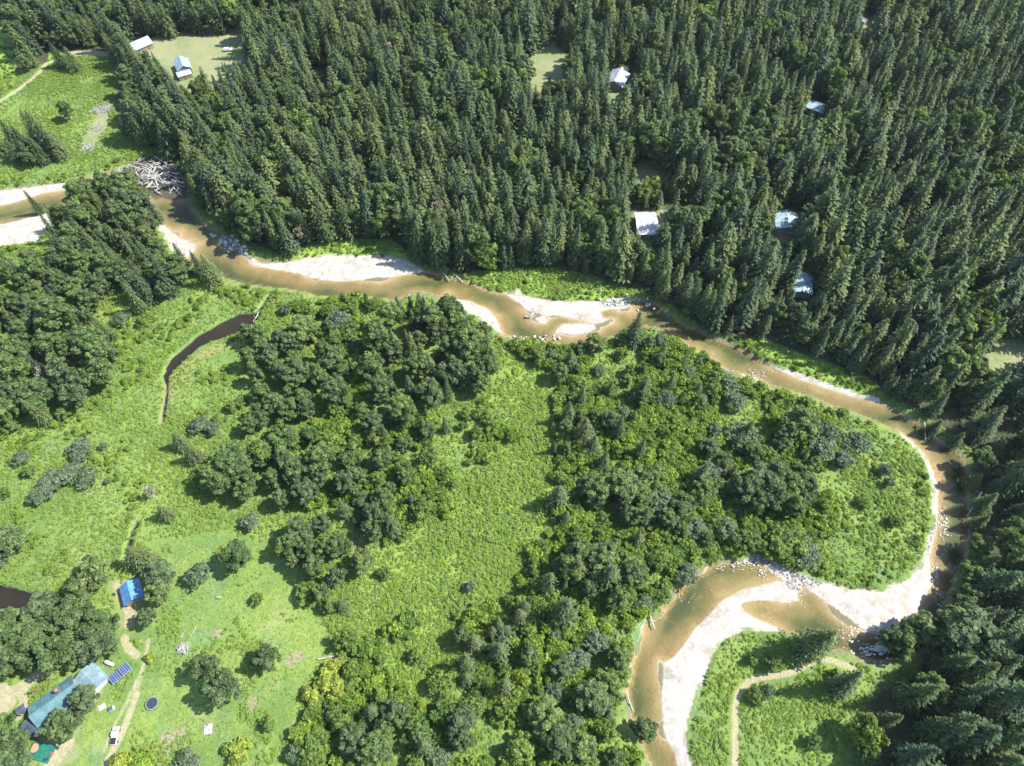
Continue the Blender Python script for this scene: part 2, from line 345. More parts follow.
# ------------------------------------------------------------------ foliage materials
def leaf_mat(name, cols, tint_amt=.55, transl=.3, rough=.6, spec=.18, dead=0):
    m = Mat(name, rough, spec)
    r = m.rand()
    n = len(cols)
    base = m.ramp(r, [(i / max(1, n - 1), C(*c)) for i, c in enumerate(cols)])
    t = m.attr('tint')
    f = m.rng(t, 0, 1, 1 - tint_amt, 1 + tint_amt * .8, False)
    cc = m.add('ShaderNodeCombineColor'); 
    for i in range(3): m.l.new(f, cc.inputs[i])
    cl = m.mix(1.0, base, cc.outputs[0], 'MULTIPLY')
    m.base(cl)
    tl = m.add('ShaderNodeBsdfTranslucent'); m.l.new(m.mix(1.0, cl, C(1.25, 1.2, .55), 'MULTIPLY'), tl.inputs[0])
    mx = m.add('ShaderNodeMixShader', {0: transl}); m.l.new(m.b.outputs[0], mx.inputs[1]); m.l.new(tl.outputs[0], mx.inputs[2])
    m.l.new(mx.outputs[0], m.out.inputs[0]); return m.m
LM = {
 'conifer': leaf_mat('conifer_needles', [(.052, .084, .038), (.076, .11, .044), (.118, .152, .052), (.055, .088, .052), (.132, .168, .054), (.068, .104, .048), (.092, .128, .044)], .58, .32),
 'island_fir': leaf_mat('olive_needles', [(.078, .105, .042), (.095, .128, .046), (.105, .13, .05)], .55, .25),
 'leafy': leaf_mat('dark_leaves', [(.09, .14, .048), (.115, .17, .056), (.15, .205, .062), (.105, .15, .068), (.1, .14, .056), (.12, .185, .05)], .5, .38),
 'pale': leaf_mat('grey_green_leaves', [(.11, .155, .075), (.13, .17, .095), (.1, .145, .07)], .4, .32),
 'bright': leaf_mat('lime_leaves', [(.11, .185, .032), (.155, .245, .036), (.215, .3, .04), (.13, .205, .045), (.185, .265, .038)], .45, .4),
 'yellow': leaf_mat('yellow_green_leaves', [(.24, .3, .045), (.27, .32, .055)], .5, .4),
 'fresh': leaf_mat('fresh_green_leaves', [(.09, .15, .034), (.125, .19, .04), (.16, .225, .046), (.1, .155, .046)], .5, .36),
 'herb': leaf_mat('meadow_herbs', [(.18, .28, .055), (.22, .32, .055), (.26, .345, .055), (.195, .29, .085), (.25, .335, .07)], .28, .45),
 'dead': leaf_mat('dead_twigs', [(.17, .16, .115), (.2, .185, .14), (.15, .145, .09)], .4, .1),
}
bk = Mat('bark', .9, .1); tcb = bk.add('ShaderNodeTexCoord').outputs['Object']
bk.base(bk.mix(bk.rng(bk.noise(3, 4, .7, tcb), .35, .65), C(.07, .055, .042), C(.19, .165, .135))); BARK = bk.m
wd = Mat('weathered_wood', .85, .15); tcw = wd.add('ShaderNodeTexCoord').outputs['Object']
wd.base(wd.mix(wd.rng(wd.noise(2.5, 4, .7, tcw), .35, .68), C(.2, .19, .172), C(.5, .485, .455))); DRIFT = wd.m

# ------------------------------------------------------------------ foliage meshes
def cards(cen, nrm, size, tint, rng, asp=1.5):
    """leaf clumps: one small quad per centre, facing nrm"""
    n = len(cen); nrm = nrm / (np.linalg.norm(nrm, axis=1, keepdims=True) + 1e-9)
    a = rng.normal(size=(n, 3)); u = np.cross(nrm, a); u /= np.linalg.norm(u, axis=1, keepdims=True) + 1e-9
    w = np.cross(nrm, u); s = size[:, None]
    u = u * s * .5 * math.sqrt(asp); w = w * s * .5 / math.sqrt(asp)
    fold = nrm * s * .12
    v = np.stack([cen - u - fold, cen - w + fold * .6, cen + u - fold, cen + w + fold * .6], 1).reshape(-1, 3)
    return v, np.repeat(tint, 4)
def fol_mesh(name, v, t, mat):
    me = mesh_np(name, v, np.arange(len(v)).reshape(-1, 4))
    a = me.attributes.new('tint', 'FLOAT', 'POINT'); a.data.foreach_set('value', np.clip(t, 0, 1).astype(np.float32))
    me.materials.append(mat); return me
def lobed(seed, rx, rz, z0, nl, nleaf, ls, lobe=.42, top=1.0, flat=False):
    """crown of many leaf clumps on uneven lobes; z0 = bottom of the crown"""
    rng = np.random.default_rng(seed)
    L = []
    for i in range(nl):
        d = rng.normal(size=3); d /= np.linalg.norm(d)
        if flat and d[2] < 0: d[2] *= -.4
        q = rng.uniform(.42, .92); sh = rng.uniform(.55, 1.35)
        taper = 1 - .35 * max(0, d[2]) * top
        L.append((d[0] * rx * q * taper, d[1] * rx * q * taper, z0 + rz + d[2] * rz * q, lobe * rx * sh, rng.uniform(.2, .85)))
    L.append((0, 0, z0 + rz, .5 * rx, .5))
    wts = np.array([l[3] ** 2 for l in L]); wts /= wts.sum(); cnt = rng.multinomial(nleaf, wts)
    V = []; T = []
    for l, c in zip(L, cnt):
        d = rng.normal(size=(c, 3)); d /= np.linalg.norm(d, axis=1, keepdims=True); d[:, 2] = np.where(d[:, 2] < -.3, -d[:, 2], d[:, 2])
        rr = l[3] * rng.uniform(.62, 1.08, (c, 1)); cen = np.array(l[:3]) + d * rr * np.array([1, 1, .85])
        cen[:, 2] = np.maximum(cen[:, 2], .05)
        nr = d + rng.normal(size=(c, 3)) * .5 + np.array([0, 0, .25])
        v, t = cards(cen, nr, ls * rng.uniform(.6, 1.35, c), np.clip(l[4] + rng.normal(size=c) * .22, 0, 1), rng)
        V.append(v); T.append(t)
    return np.concatenate(V), np.concatenate(T)
def conifer(seed, H, Rb, whorl, nb, droop, gap=0.0, power=.85, base=.08, leaf=.6):
    rng = np.random.default_rng(seed); Cn, Nn, Sz, Ti = [], [], [], []
    dirs = []
    z = base * H; lean = rng.normal(size=2) * .01
    while z < H * .985:
        f = (z / H - base) / (1 - base)
        r0 = Rb * (1 - f) ** power * rng.uniform(.82, 1.12) * min(1, .55 + f * 3.2) + .12
        n = max(4, int(nb * (.55 + .45 * (1 - f)))); ph = rng.uniform(0, 6.28)
        for i in range(n):
            if rng.random() < gap: continue
            a = ph + i * 6.283 / n + rng.normal() * .22; r = r0 * rng.uniform(.68, 1.15); t0 = rng.uniform(.2, .8)
            k_ = max(2, int(r / (leaf * .52)) + 1)
            for j in range(k_):
                q = (j + .75) / k_; rad = r * q; zz = z - droop * rad * (.5 + .6 * q) + rng.normal() * .08
                side = rng.normal() * .16 * rad
                Cn.append((math.cos(a) * rad - math.sin(a) * side + lean[0] * z, math.sin(a) * rad + math.cos(a) * side + lean[1] * z, max(.1, zz)))
                nn = np.array([math.cos(a) * .55, math.sin(a) * .55, .8]) + rng.normal(size=3) * .38; Nn.append(nn)
                dirs.append((math.cos(a), math.sin(a), -droop))
                Sz.append(leaf * rng.uniform(.75, 1.3) * (.7 + .5 * (1 - f))); Ti.append(t0 * .5 + .5 * q * rng.uniform(.5, 1.1))
        z += whorl * rng.uniform(.75, 1.25) * (1.1 - .45 * f)
    Cn = np.array(Cn); Nn = np.array(Nn); Sz = np.array(Sz); Ti = np.array(Ti); D = np.array(dirs)
    Nn /= np.linalg.norm(Nn, axis=1, keepdims=True)
    u = D - Nn * (D * Nn).sum(1, keepdims=True); u /= np.linalg.norm(u, axis=1, keepdims=True); w = np.cross(Nn, u)
    s = Sz[:, None]; u *= s * .72; w *= s * .36
    v = np.stack([Cn - u * .8, Cn - w, Cn + u, Cn + w], 1).reshape(-1, 3)
    # leader and a ragged tip
    return v, np.repeat(Ti, 4)
def tube(pts, rad, seg=7):
    V = []; F = []
    for i, (p_, r) in enumerate(zip(pts, rad)):
        p_ = Vector(p_); d = (Vector(pts[min(i + 1, len(pts) - 1)]) - Vector(pts[max(i - 1, 0)])).normalized()
        a = d.orthogonal().normalized(); b = d.cross(a)
        for k_ in range(seg):
            t = k_ * 6.2832 / seg; V.append(p_ + (a * math.cos(t) + b * math.sin(t)) * r)
    for i in range(len(pts) - 1):
        for k_ in range(seg):
            F.append((i * seg + k_, i * seg + (k_ + 1) % seg, (i + 1) * seg + (k_ + 1) % seg, (i + 1) * seg + k_))
    F.append(tuple(range(seg))[::-1]); F.append(tuple((len(pts) - 1) * seg + k_ for k_ in range(seg)))
    return V, F
class MB:
    def __init__(s): s.v = []; s.f = []
    def add(s, V, F):
        o = len(s.v); s.v += [tuple(v) for v in V]; s.f += [tuple(i + o for i in f) for f in F]; return s
    def tube(s, pts, rad, seg=7): return s.add(*tube(pts, rad, seg))
    def box(s, c, d, rot=None, bev=0):
        x, y, z = d[0] / 2, d[1] / 2, d[2] / 2
        if bev:
            b = bev; V = []
            for zz, k_ in ((-z, b), (-z + b, 0), (z - b, 0), (z, b)):
                for sx, sy in ((-1, -1), (1, -1), (1, 1), (-1, 1)):
                    V.append((sx * (x - k_), sy * (y - k_), zz))
            F = [(3, 2, 1, 0), (12, 13, 14, 15)]
            for l in range(3):
                for k_ in range(4): F.append((l * 4 + k_, l * 4 + (k_ + 1) % 4, (l + 1) * 4 + (k_ + 1) % 4, (l + 1) * 4 + k_))
        else:
            V = [(sx * x, sy * y, sz * z) for sz in (-1, 1) for sx, sy in ((-1, -1), (1, -1), (1, 1), (-1, 1))]
            F = [(3, 2, 1, 0), (4, 5, 6, 7)] + [(k_, (k_ + 1) % 4, (k_ + 1) % 4 + 4, k_ + 4) for k_ in range(4)]
        V = [Vector(v) for v in V]
        if rot is not None: V = [rot @ v for v in V]
        return s.add([v + Vector(c) for v in V], F)
    def build(s, name, mat, parent=None, smooth=False):
        me = mesh_np(name, s.v, faces=s.f); me.materials.append(mat)
        if smooth: me.polygons.foreach_set('use_smooth', np.ones(len(me.polygons), bool))
        return link(name, me, parent)
def trunk_mesh(name, H, r, seed, limbs=6, mat=None, z0=.35):
    rng = random.Random(seed); b = MB(); n = 6
    pts = [(rng.gauss(0, .02) * i, rng.gauss(0, .02) * i, H * i / n - (.4 if i == 0 else 0)) for i in range(n + 1)]
    b.tube(pts, [r * (1.25 if i == 0 else 1) * (1 - .88 * i / n) for i in range(n + 1)])
    for i in range(limbs):
        z = H * rng.uniform(z0, .8); a = rng.uniform(0, 6.28); l = H * rng.uniform(.12, .26)
        p0 = (0, 0, z); p1 = (math.cos(a) * l * .5, math.sin(a) * l * .5, z + l * .3); p2 = (math.cos(a) * l, math.sin(a) * l, z + l * .75)
        b.tube([p0, p1, p2], [r * .38, r * .25, r * .06], 5)
    me = mesh_np(name, b.v, faces=b.f); me.materials.append(mat or BARK); return me

# prototypes: (crown mesh, trunk mesh or None), all at a nominal height
KIND = {}
def proto(kind, H, crowns, trunks): KIND[kind] = (H, crowns, trunks)
cf = [fol_mesh('conifer_crown', *conifer(100 + i, 20, rb, wh, nb, dr, gp, pw), LM['conifer']) for i, (rb, wh, nb, dr, gp, pw) in enumerate(
    [(2.5, .55, 9, .42, .05, .68), (2.9, .6, 9, .5, .08, .62), (2.2, .5, 8, .35, .04, .8), (3.2, .65, 10, .55, .1, .6), (2.6, .6, 8, .45, .2, .7), (2.0, .55, 8, .4, .1, .6)])]
ct = [trunk_mesh('conifer_trunk', 19, .3, 3, 0), trunk_mesh('conifer_trunk', 19.4, .36, 4, 0)]
proto('conifer', 20, cf, ct)
isl = [fol_mesh('conifer_crown', *conifer(140 + i, 20, rb, wh, nb, dr, gp, pw, leaf=.62), LM['island_fir']) for i, (rb, wh, nb, dr, gp, pw) in enumerate(
    [(4.4, .6, 10, .55, .12, .75), (3.6, .6, 10, .5, .12, .8), (4.9, .65, 10, .6, .15, .7)])]
proto('island_fir', 20, isl, ct)
big = [fol_mesh('conifer_crown', *conifer(150 + i, 20, rb, wh, 10, dr, gp, pw, leaf=.6), LM['conifer']) for i, (rb, wh, dr, gp, pw) in enumerate(
    [(3.9, .55, .5, .08, .8), (4.3, .6, .55, .1, .75)])]
proto('big_conifer', 20, big, ct)
lf = [fol_mesh('leafy_crown', *lobed(200 + i, rx, rz, 15 - 2 * rz, nl, n, .64, lb), LM['leafy']) for i, (rx, rz, nl, n, lb) in enumerate(
    [(4.6, 6.3, 62, 4200, .22), (5.2, 6.0, 70, 4600, .2), (4.0, 6.6, 54, 3800, .24), (4.9, 5.6, 60, 4200, .23)])]
lt = [trunk_mesh('leafy_trunk', 13, .34, 5, 9), trunk_mesh('leafy_trunk', 13, .4, 6, 9)]
proto('leafy', 15, lf, lt)
pl_ = [fol_mesh('grey_green_crown', *lobed(220 + i, rx, rz, .1, nl * 2, n, .44, .26, flat=True), LM['pale']) for i, (rx, rz, nl, n) in enumerate([(2.8, 2.4, 26, 2200), (3.2, 2.2, 30, 2400), (2.5, 2.5, 22, 1900)])]
pt = [trunk_mesh('shrub_stem', 4, .12, 8, 7, z0=.1)]
proto('pale', 5, pl_, pt)
fr_ = [fol_mesh('fresh_crown', *lobed(230 + i, rx, rz, .6, nl * 2, n, .5, .25), LM['fresh']) for i, (rx, rz, nl, n) in enumerate([(3.1, 3.1, 22, 2000), (2.7, 3.2, 18, 1700), (3.5, 2.9, 26, 2200)])]
proto('fresh', 7, fr_, [trunk_mesh('leafy_trunk', 6, .2, 9, 7, z0=.2)])
br_ = [fol_mesh('bush_crown', *lobed(240 + i, rx, rz, -.1, nl, n, .46, .42, flat=True), LM['bright']) for i, (rx, rz, nl, n) in enumerate([(1.7, 1.3, 10, 480), (1.4, 1.4, 8, 420), (2.0, 1.2, 13, 560), (1.2, 1.0, 7, 320)])]
proto('bright', 2.6, br_, None)
yl_ = [fol_mesh('bush_crown', *lobed(260 + i, 2.6, 2.1, .2, 20, 1700, .5, .38), LM['yellow']) for i in range(2)]
proto('yellow', 4.6, yl_, [trunk_mesh('shrub_stem', 3.6, .14, 18, 7, z0=.1)])
he_ = [fol_mesh('herb_clump', *lobed(270 + i, .62, .34, -.05, 5, n, .26, .5, flat=True), LM['herb']) for i, n in enumerate([60, 46, 70])]
def snag_mesh(seed, H, r):
    rng = np.random.default_rng(seed); b = MB()
    b.tube([(0, 0, -.3), (.1, 0, H * .5), (.15, .1, H)], [r, r * .6, .05], 6)
    for i in range(46):
        z = H * rng.uniform(.25, .97); a = rng.uniform(0, 6.28); l = (H - z) * .22 + .9 * rng.uniform(.6, 1.3)
        b.tube([(0.08, 0, z), (math.cos(a) * l, math.sin(a) * l, z + l * rng.uniform(-.1, .5))], [.07, .025], 4)
    return b
def dead_crown(seed):
    v, t = lobed(seed, 2.6, 4.6, 3, 16, 420, .5, .38); return fol_mesh('bare_twigs', v, t, LM['dead'])
sn_b = snag_mesh(1, 14, .28); sn_m = mesh_np('snag_trunk', sn_b.v, faces=sn_b.f); sn_m.materials.append(DRIFT)
proto('snag', 14, [dead_crown(300), dead_crown(301)], [sn_m])

CAT = {'conifer': ('conifer_tree', 'conifer'), 'big_conifer': ('conifer_tree', 'conifer'), 'island_fir': ('conifer_tree', 'conifer'), 'leafy': ('leafy_tree', 'leafy tree'), 'pale': ('grey_green_shrub', 'shrub'),
       'fresh': ('small_leafy_tree', 'small tree'), 'bright': ('green_bush', 'bush'), 'yellow': ('yellow_green_bush', 'bush'), 'snag': ('dead_tree', 'dead tree')}
PRT = {'conifer': ('crown', 'trunk'), 'pale': ('foliage', 'stem'), 'yellow': ('foliage', 'stem')}
def tag(o, label, cat, group=None, kind=None):
    o['label'] = label; o['category'] = cat
    if group: o['group'] = group
    if kind: o['kind'] = kind
    return o
def plant(kind, x, y, h, label, group=None, var=None, wide=1.0, rot=None):
    H, cr, tr = KIND[kind]; nm, cat = CAT[kind]; s = h / H; z = float(gz(x, y))
    var = random.randrange(len(cr)) if var is None else var % len(cr)
    rot = random.uniform(0, 6.283) if rot is None else rot
    if tr is None:
        o = bpy.data.objects.new(nm, cr[var]); COL.objects.link(o)
    else:
        o = bpy.data.objects.new(nm, None); COL.objects.link(o); o.empty_display_size = .5
        pn = PRT.get(kind, ('crown', 'trunk'))
        c = bpy.data.objects.new(pn[0], cr[var]); COL.objects.link(c); c.parent = o
        t = bpy.data.objects.new(pn[1], random.choice(tr)); COL.objects.link(t); t.parent = o
    o.location = (x, y, z - .05); o.rotation_euler = (random.gauss(0, .025), random.gauss(0, .025), rot); o.scale = (s * wide, s * wide, s)
    tag(o, label, cat, group); return o

# ------------------------------------------------------------------ scatter as one uncountable mass
def scatter(name, meshes, pts, label, cat, rmin=.02):
    """pts: rows x, y, z, sx, sz, rot, idx. One object; geometry nodes place the given crowns."""
    pts = np.asarray(pts, float); me = bpy.data.meshes.new(name); me.vertices.add(len(pts)); me.vertices.foreach_set('co', pts[:, :3].astype(np.float32).ravel())
    for an, ty, val in (('scl', 'FLOAT_VECTOR', pts[:, [3, 3, 4]]), ('eul', 'FLOAT_VECTOR', np.stack([RNG.normal(0, rmin, len(pts)), RNG.normal(0, rmin, len(pts)), pts[:, 5]], 1))):
        a = me.attributes.new(an, ty, 'POINT'); a.data.foreach_set('vector', val.astype(np.float32).ravel())
    a = me.attributes.new('vi', 'INT', 'POINT'); a.data.foreach_set('value', pts[:, 6].astype(np.int32))
    o = link(name, me); tag(o, label, cat, kind='stuff')
    ng = bpy.data.node_groups.new(name, 'GeometryNodeTree'); N = ng.nodes; Lk = ng.links
    ng.interface.new_socket('Geometry', in_out='INPUT', socket_type='NodeSocketGeometry'); ng.interface.new_socket('Geometry', in_out='OUTPUT', socket_type='NodeSocketGeometry')
    gi = N.new('NodeGroupInput'); go = N.new('NodeGroupOutput'); iop = N.new('GeometryNodeInstanceOnPoints'); jn = N.new('GeometryNodeJoinGeometry')
    for src in reversed(meshes):
        oi = N.new('GeometryNodeObjectInfo'); oi.transform_space = 'ORIGINAL'; oi.inputs['Object'].default_value = src; oi.inputs['As Instance'].default_value = True
        Lk.new(oi.outputs['Geometry'], jn.inputs[0])
    def na(nm, ty):
        n = N.new('GeometryNodeInputNamedAttribute'); n.data_type = ty; n.inputs['Name'].default_value = nm; return n.outputs['Attribute']
    er = N.new('FunctionNodeEulerToRotation'); Lk.new(na('eul', 'FLOAT_VECTOR'), er.inputs[0])
    mp = N.new('GeometryNodeMeshToPoints'); Lk.new(gi.outputs[0], mp.inputs[0])
    Lk.new(mp.outputs[0], iop.inputs['Points']); Lk.new(jn.outputs[0], iop.inputs['Instance']); iop.inputs['Pick Instance'].default_value = True
    Lk.new(na('vi', 'INT'), iop.inputs['Instance Index']); Lk.new(er.outputs[0], iop.inputs['Rotation']); Lk.new(na('scl', 'FLOAT_VECTOR'), iop.inputs['Scale'])
    Lk.new(iop.outputs[0], go.inputs[0])
    md = o.modifiers.new(name, 'NODES'); md.node_group = ng; return o
def hexpts(x0, x1, y0, y1, sp, jit=.42):
    xs, ys = np.meshgrid(np.arange(x0, x1, sp), np.arange(y0, y1, sp * .87)); xs = xs + (np.arange(xs.shape[0])[:, None] % 2) * sp * .5
    xs = xs.ravel() + RNG.uniform(-jit, jit, xs.size) * sp; ys = ys.ravel() + RNG.uniform(-jit, jit, ys.size) * sp
    return xs, ys

# ------------------------------------------------------------------ thin summer haze over the whole valley
hb = MB(); zlo = float(Z.min()) - 1.0; zhi = max(CAM_H, float(Z.max())) + 6
x0, x1, y0, y1 = GX[0] - 3, GX[-1] + 3, GY[0] - 3, GY[-1] + 3
hb.box(((x0 + x1) / 2, (y0 + y1) / 2, (zlo + zhi) / 2), (x1 - x0, y1 - y0, zhi - zlo))
hm = bpy.data.materials.new('haze_air'); hm.use_nodes = True; hm.node_tree.nodes.remove(hm.node_tree.nodes['Principled BSDF'])
pv = hm.node_tree.nodes.new('ShaderNodeVolumePrincipled'); pv.inputs['Color'].default_value = (.82, .91, 1, 1); pv.inputs['Density'].default_value = HAZE; pv.inputs['Anisotropy'].default_value = .2
hm.node_tree.links.new(pv.outputs[0], hm.node_tree.nodes['Material Output'].inputs['Volume'])
if HAZE: tag(hb.build('haze', hm), 'thin bluish summer haze filling the valley air', 'haze', kind='stuff')

# ------------------------------------------------------------------ labels that say which one
LAND = {'the blue-roofed shed': (129, 591), 'the long teal-roofed house': (60, 695), 'the round trampoline': (152, 703), 'the narrow meadow pond': (210, 335),
        'the log jam': (157, 178), 'the lone riverbank fir': (637, 330), 'the bottom-right river bend': (880, 605), 'the winding dirt path': (755, 690),
        'the mid-river sandbar': (575, 328), 'the right-hand river bend': (945, 500), 'the central tree clump': (430, 360), 'the bottom sandbar': (655, 700),
        'the dark left-hand wood': (60, 300), 'the upper-left field': (50, 110), 'the left-edge pond': (20, 598), 'the thick middle grove': (315, 545),
        'the two middle firs': (490, 650)}
def where(px, py):
    n = min(LAND, key=lambda k_: (LAND[k_][0] - px) ** 2 + (LAND[k_][1] - py) ** 2)
    dx, dy = px - LAND[n][0], py - LAND[n][1]
    if abs(dx) > 2.2 * abs(dy): d = 'right of' if dx > 0 else 'left of'
    elif abs(dy) > 2.2 * abs(dx): d = 'below' if dy > 0 else 'above'
    else: d = ('below ' if dy > 0 else 'above ') + ('and right of' if dx > 0 else 'and left of')
    return d, n, math.hypot(dx, dy)
ORD = ['', 'second ', 'third ', 'fourth ', 'fifth ', 'sixth ', 'seventh ', 'eighth ', 'ninth ', 'tenth ', 'eleventh ', 'twelfth ', 'thirteenth ', 'fourteenth ', 'fifteenth ']
PENDING = []           # (object, look, px, py): labelled at the end, by look, side and rank of nearness
def later(o, look, px, py): PENDING.append((o, look, px, py))
def resolve():
    cell = {}
    for o, look, px, py in PENDING:
        d, n, r = where(px, py); cell.setdefault((look, d, n), []).append((r, o))
    for (look, d, n), L in cell.items():
        L.sort(key=lambda t: t[0])
        for i, (r, o) in enumerate(L):
            if len(L) == 1: o['label'] = f'{look}, {d} {n}'
            elif i < len(ORD): o['label'] = f'{look}, {ORD[i]}nearest of those {d} {n}'
            else: o['label'] = f'{look}, in the far crowd {d} {n}'
            if i >= len(ORD): o['group'] = f'{look}s far {d} {n}'

# ------------------------------------------------------------------ buildings and things people left here
def pmat(n, c, **k_): return simple(n, c, **k_)
WALLM = pmat('cabin_siding', (.26, .2, .14)); GREYW = pmat('grey_siding', (.4, .39, .36)); TRIM = pmat('white_trim', (.75, .75, .73), var=.08)
GLASS = pmat('window_glass', (.03, .04, .05), rough=.1, spec=.6, var=.1); DOORM = pmat('door_paint', (.2, .12, .07))
BRICK = pmat('chimney_brick', (.28, .14, .1)); DARKM = pmat('dark_metal', (.035, .04, .05), rough=.4); STEEL = pmat('galvanised_steel', (.5, .52, .54), rough=.35, metal=.6, var=.1)
TYRE = pmat('tyre_rubber', (.02, .02, .02)); WHITEP = pmat('white_paint', (.55, .56, .56), rough=.35, var=.06)
ROOFC = {'teal': (.085, .168, .18), 'paleteal': (.155, .225, .25), 'blue': (.085, .22, .42), 'silver': (.33, .38, .43), 'aqua': (.27, .37, .41), 'white': (.38, .39, .4), 'slate': (.06, .08, .1), 'skyblue': (.24, .33, .4)}
ROOF = {k_: simple('metal_roof_' + k_, v, rough=.42, spec=.4, var=.3, scale=.45) for k_, v in ROOFC.items()}
def house(name, label, ridge, width, wall_h, rise, roof, wall=None, chim=False, over=.45, cat='house', group=None, asym=0.0, extra=None):
    (ax, ay), (bx, by) = [P(*q, wall_h + rise) for q in ridge]
    L = math.hypot(bx - ax, by - ay); cx, cy = (ax + bx) / 2, (ay + by) / 2; rz = math.atan2(by - ay, bx - ax)
    root = bpy.data.objects.new(name, None); COL.objects.link(root); root.location = (cx, cy, float(gz(cx, cy)) - .1); root.rotation_euler = (0, 0, rz)
    tag(root, label, cat, group); wall = wall or WALLM; L -= 2 * over; w = width / 2; h = wall_h
    b = MB(); V = []
    for sx in (-1, 1): V += [(sx * L / 2, -w, 0), (sx * L / 2, w, 0), (sx * L / 2, w, h), (sx * L / 2, 0, h + rise), (sx * L / 2, -w, h)]
    b.add(V, [(4, 3, 2, 1, 0), (5, 6, 7, 8, 9), (0, 1, 6, 5), (1, 2, 7, 6), (4, 0, 5, 9), (2, 3, 8, 7), (3, 4, 9, 8)]); b.build('wall', wall, root)
    r = MB(); sl = rise / w; e = w + over; th = .16; X2 = L / 2 + over; z0 = h - sl * over + .05
    for sy in (-1, 1):
        V = []
        for x in (-X2, X2):
            V += [(x, sy * e, z0), (x, 0.0, h + rise + .05), (x, 0.0, h + rise + .05 + th), (x, sy * e, z0 + th)]
        F = [(0, 1, 2, 3), (7, 6, 5, 4), (3, 2, 6, 7), (1, 0, 4, 5), (0, 3, 7, 4)]
        r.add(V, F if sy > 0 else [tuple(reversed(f)) for f in F])
        n = int(2 * X2 / .9)
        for i in range(n + 1):
            x = -X2 + .03 + i * (2 * X2 - .06) / n; V = []
            for q in (x - .03, x + .03): V += [(q, sy * e, z0 + th), (q, sy * .02, h + rise + .05 + th - sl * .02), (q, sy * .02, h + rise + .05 + th + .06), (q, sy * e, z0 + th + .06)]
            r.add(V, F)
    rf = r.build('roof', ROOF[roof], root)
    rc = MB(); rc.box((0, 0, h + rise + .05 + th + .035), (2 * X2 + .02, .34, .07)); rc.build('ridge_cap', ROOF[roof], rf)
    if chim:
        c = MB(); c.box((L * .2, w * .35, h + rise + .3), (.7, .7, 1.9)); c.box((L * .2, w * .35, h + rise + 1.3), (.86, .86, .14)); c.build('chimney', BRICK, rf)
    for sy in (-1, 1):
        n = max(1, int(L / 3.6))
        for i in range(n):
            x = -L / 2 + (i + .5) * L / n
            if sy < 0 and i == n // 2:
                d = MB(); d.box((x, sy * (w + .03), 1.05), (.95, .08, 2.1)); dd = d.build('door', DOORM, root)
                k_ = MB(); k_.box((x + .35, sy * (w + .1), 1.0), (.06, .06, .14)); k_.build('handle', STEEL, dd); continue
            f = MB()
            for q in ((0, .55, 1.3, .1), (0, -.55, 1.3, .1)): f.box((x + q[0], sy * (w + .03), h * .58 + q[1]), (q[2], .08, q[3]))
            for q in (-.6, .6): f.box((x + q, sy * (w + .03), h * .58), (.1, .08, 1.0))
            ff_ = f.build('window', TRIM, root); p_ = MB(); p_.box((x, sy * (w + .02), h * .58), (1.1, .05, 1.0)); p_.build('pane', GLASS, ff_)
    return root
house('house', 'long house with a teal metal roof half hidden by trees at lower left', ((28, 717), (73, 684)), 7.0, 3.2, 2.0, 'teal', chim=True)
house('house_extension', 'pale teal roofed square extension at the upper right end of the long house', ((80, 670.5), (96.5, 686.5)), 6.2, 2.9, .75, 'paleteal', GREYW)
house('porch', 'small slate roofed porch at the lower left end of the long house', ((15, 712), (23.5, 706)), 1.9, 2.3, .35, 'slate', GREYW, over=.2, cat='porch')
house('entry_lean_to', 'low dark roofed entry below the long teal roof, beside the green deck', ((22, 722), (36, 730)), 3.4, 2.4, .5, 'slate', GREYW, over=.2, cat='porch')
house('shed', 'small shed with a bright blue metal gable roof among trees', ((126.5, 581), (131.5, 600)), 5.4, 2.4, 1.5, 'blue', over=.35, cat='shed')
house('cabin', 'cabin with a silver grey roof at the left end of the upper clearing', ((129, 44), (148, 36)), 7.0, 3.0, 2.0, 'silver', cat='cabin')
house('cabin', 'cabin with a pale blue roof in the middle of the upper-left clearing', ((179, 56), (183, 66)), 6.6, 3.2, 2.0, 'skyblue', cat='cabin')
house('shed', 'long white roofed shed just below the pale blue roofed cabin', ((176, 73), (190, 69)), 4.6, 2.4, .9, 'silver', cat='shed', over=.25)
house('cabin', 'white roofed cabin beside a scrap of lawn deep in the forest, top centre', ((614, 82), (622, 68)), 8.5, 3.2, 2.2, 'silver', cat='cabin')
house('cabin', 'small pale blue roofed cabin deep in the forest at upper right', ((808, 100), (827, 107)), 6.5, 3.0, 1.4, 'aqua', cat='cabin')
house('house', 'wide white roofed house in the forest above the mid-river sandbar', ((636, 221), (658, 221)), 12.5, 3.2, 1.4, 'white', GREYW)
house('house', 'house with an aqua roof and white gravel drive in the right forest', ((787, 209.5), (789, 227)), 9, 3.2, 1.4, 'aqua', GREYW)
house('cabin', 'aqua roofed cabin without a drive, just below the drive house', ((803, 272), (803, 292)), 7.5, 3.2, 1.0, 'aqua', GREYW, cat='cabin')
house('shed', 'tiny white roofed shed, left one of a pair at the top right of the forest', ((861, 17), (867, 20)), 3.2, 2.4, .8, 'white', cat='shed', over=.2)
house('shed', 'tiny white roofed shed, right one of a pair at the top right of the forest', ((875, 20), (879, 24)), 3.0, 2.4, .8, 'white', cat='shed', over=.2)

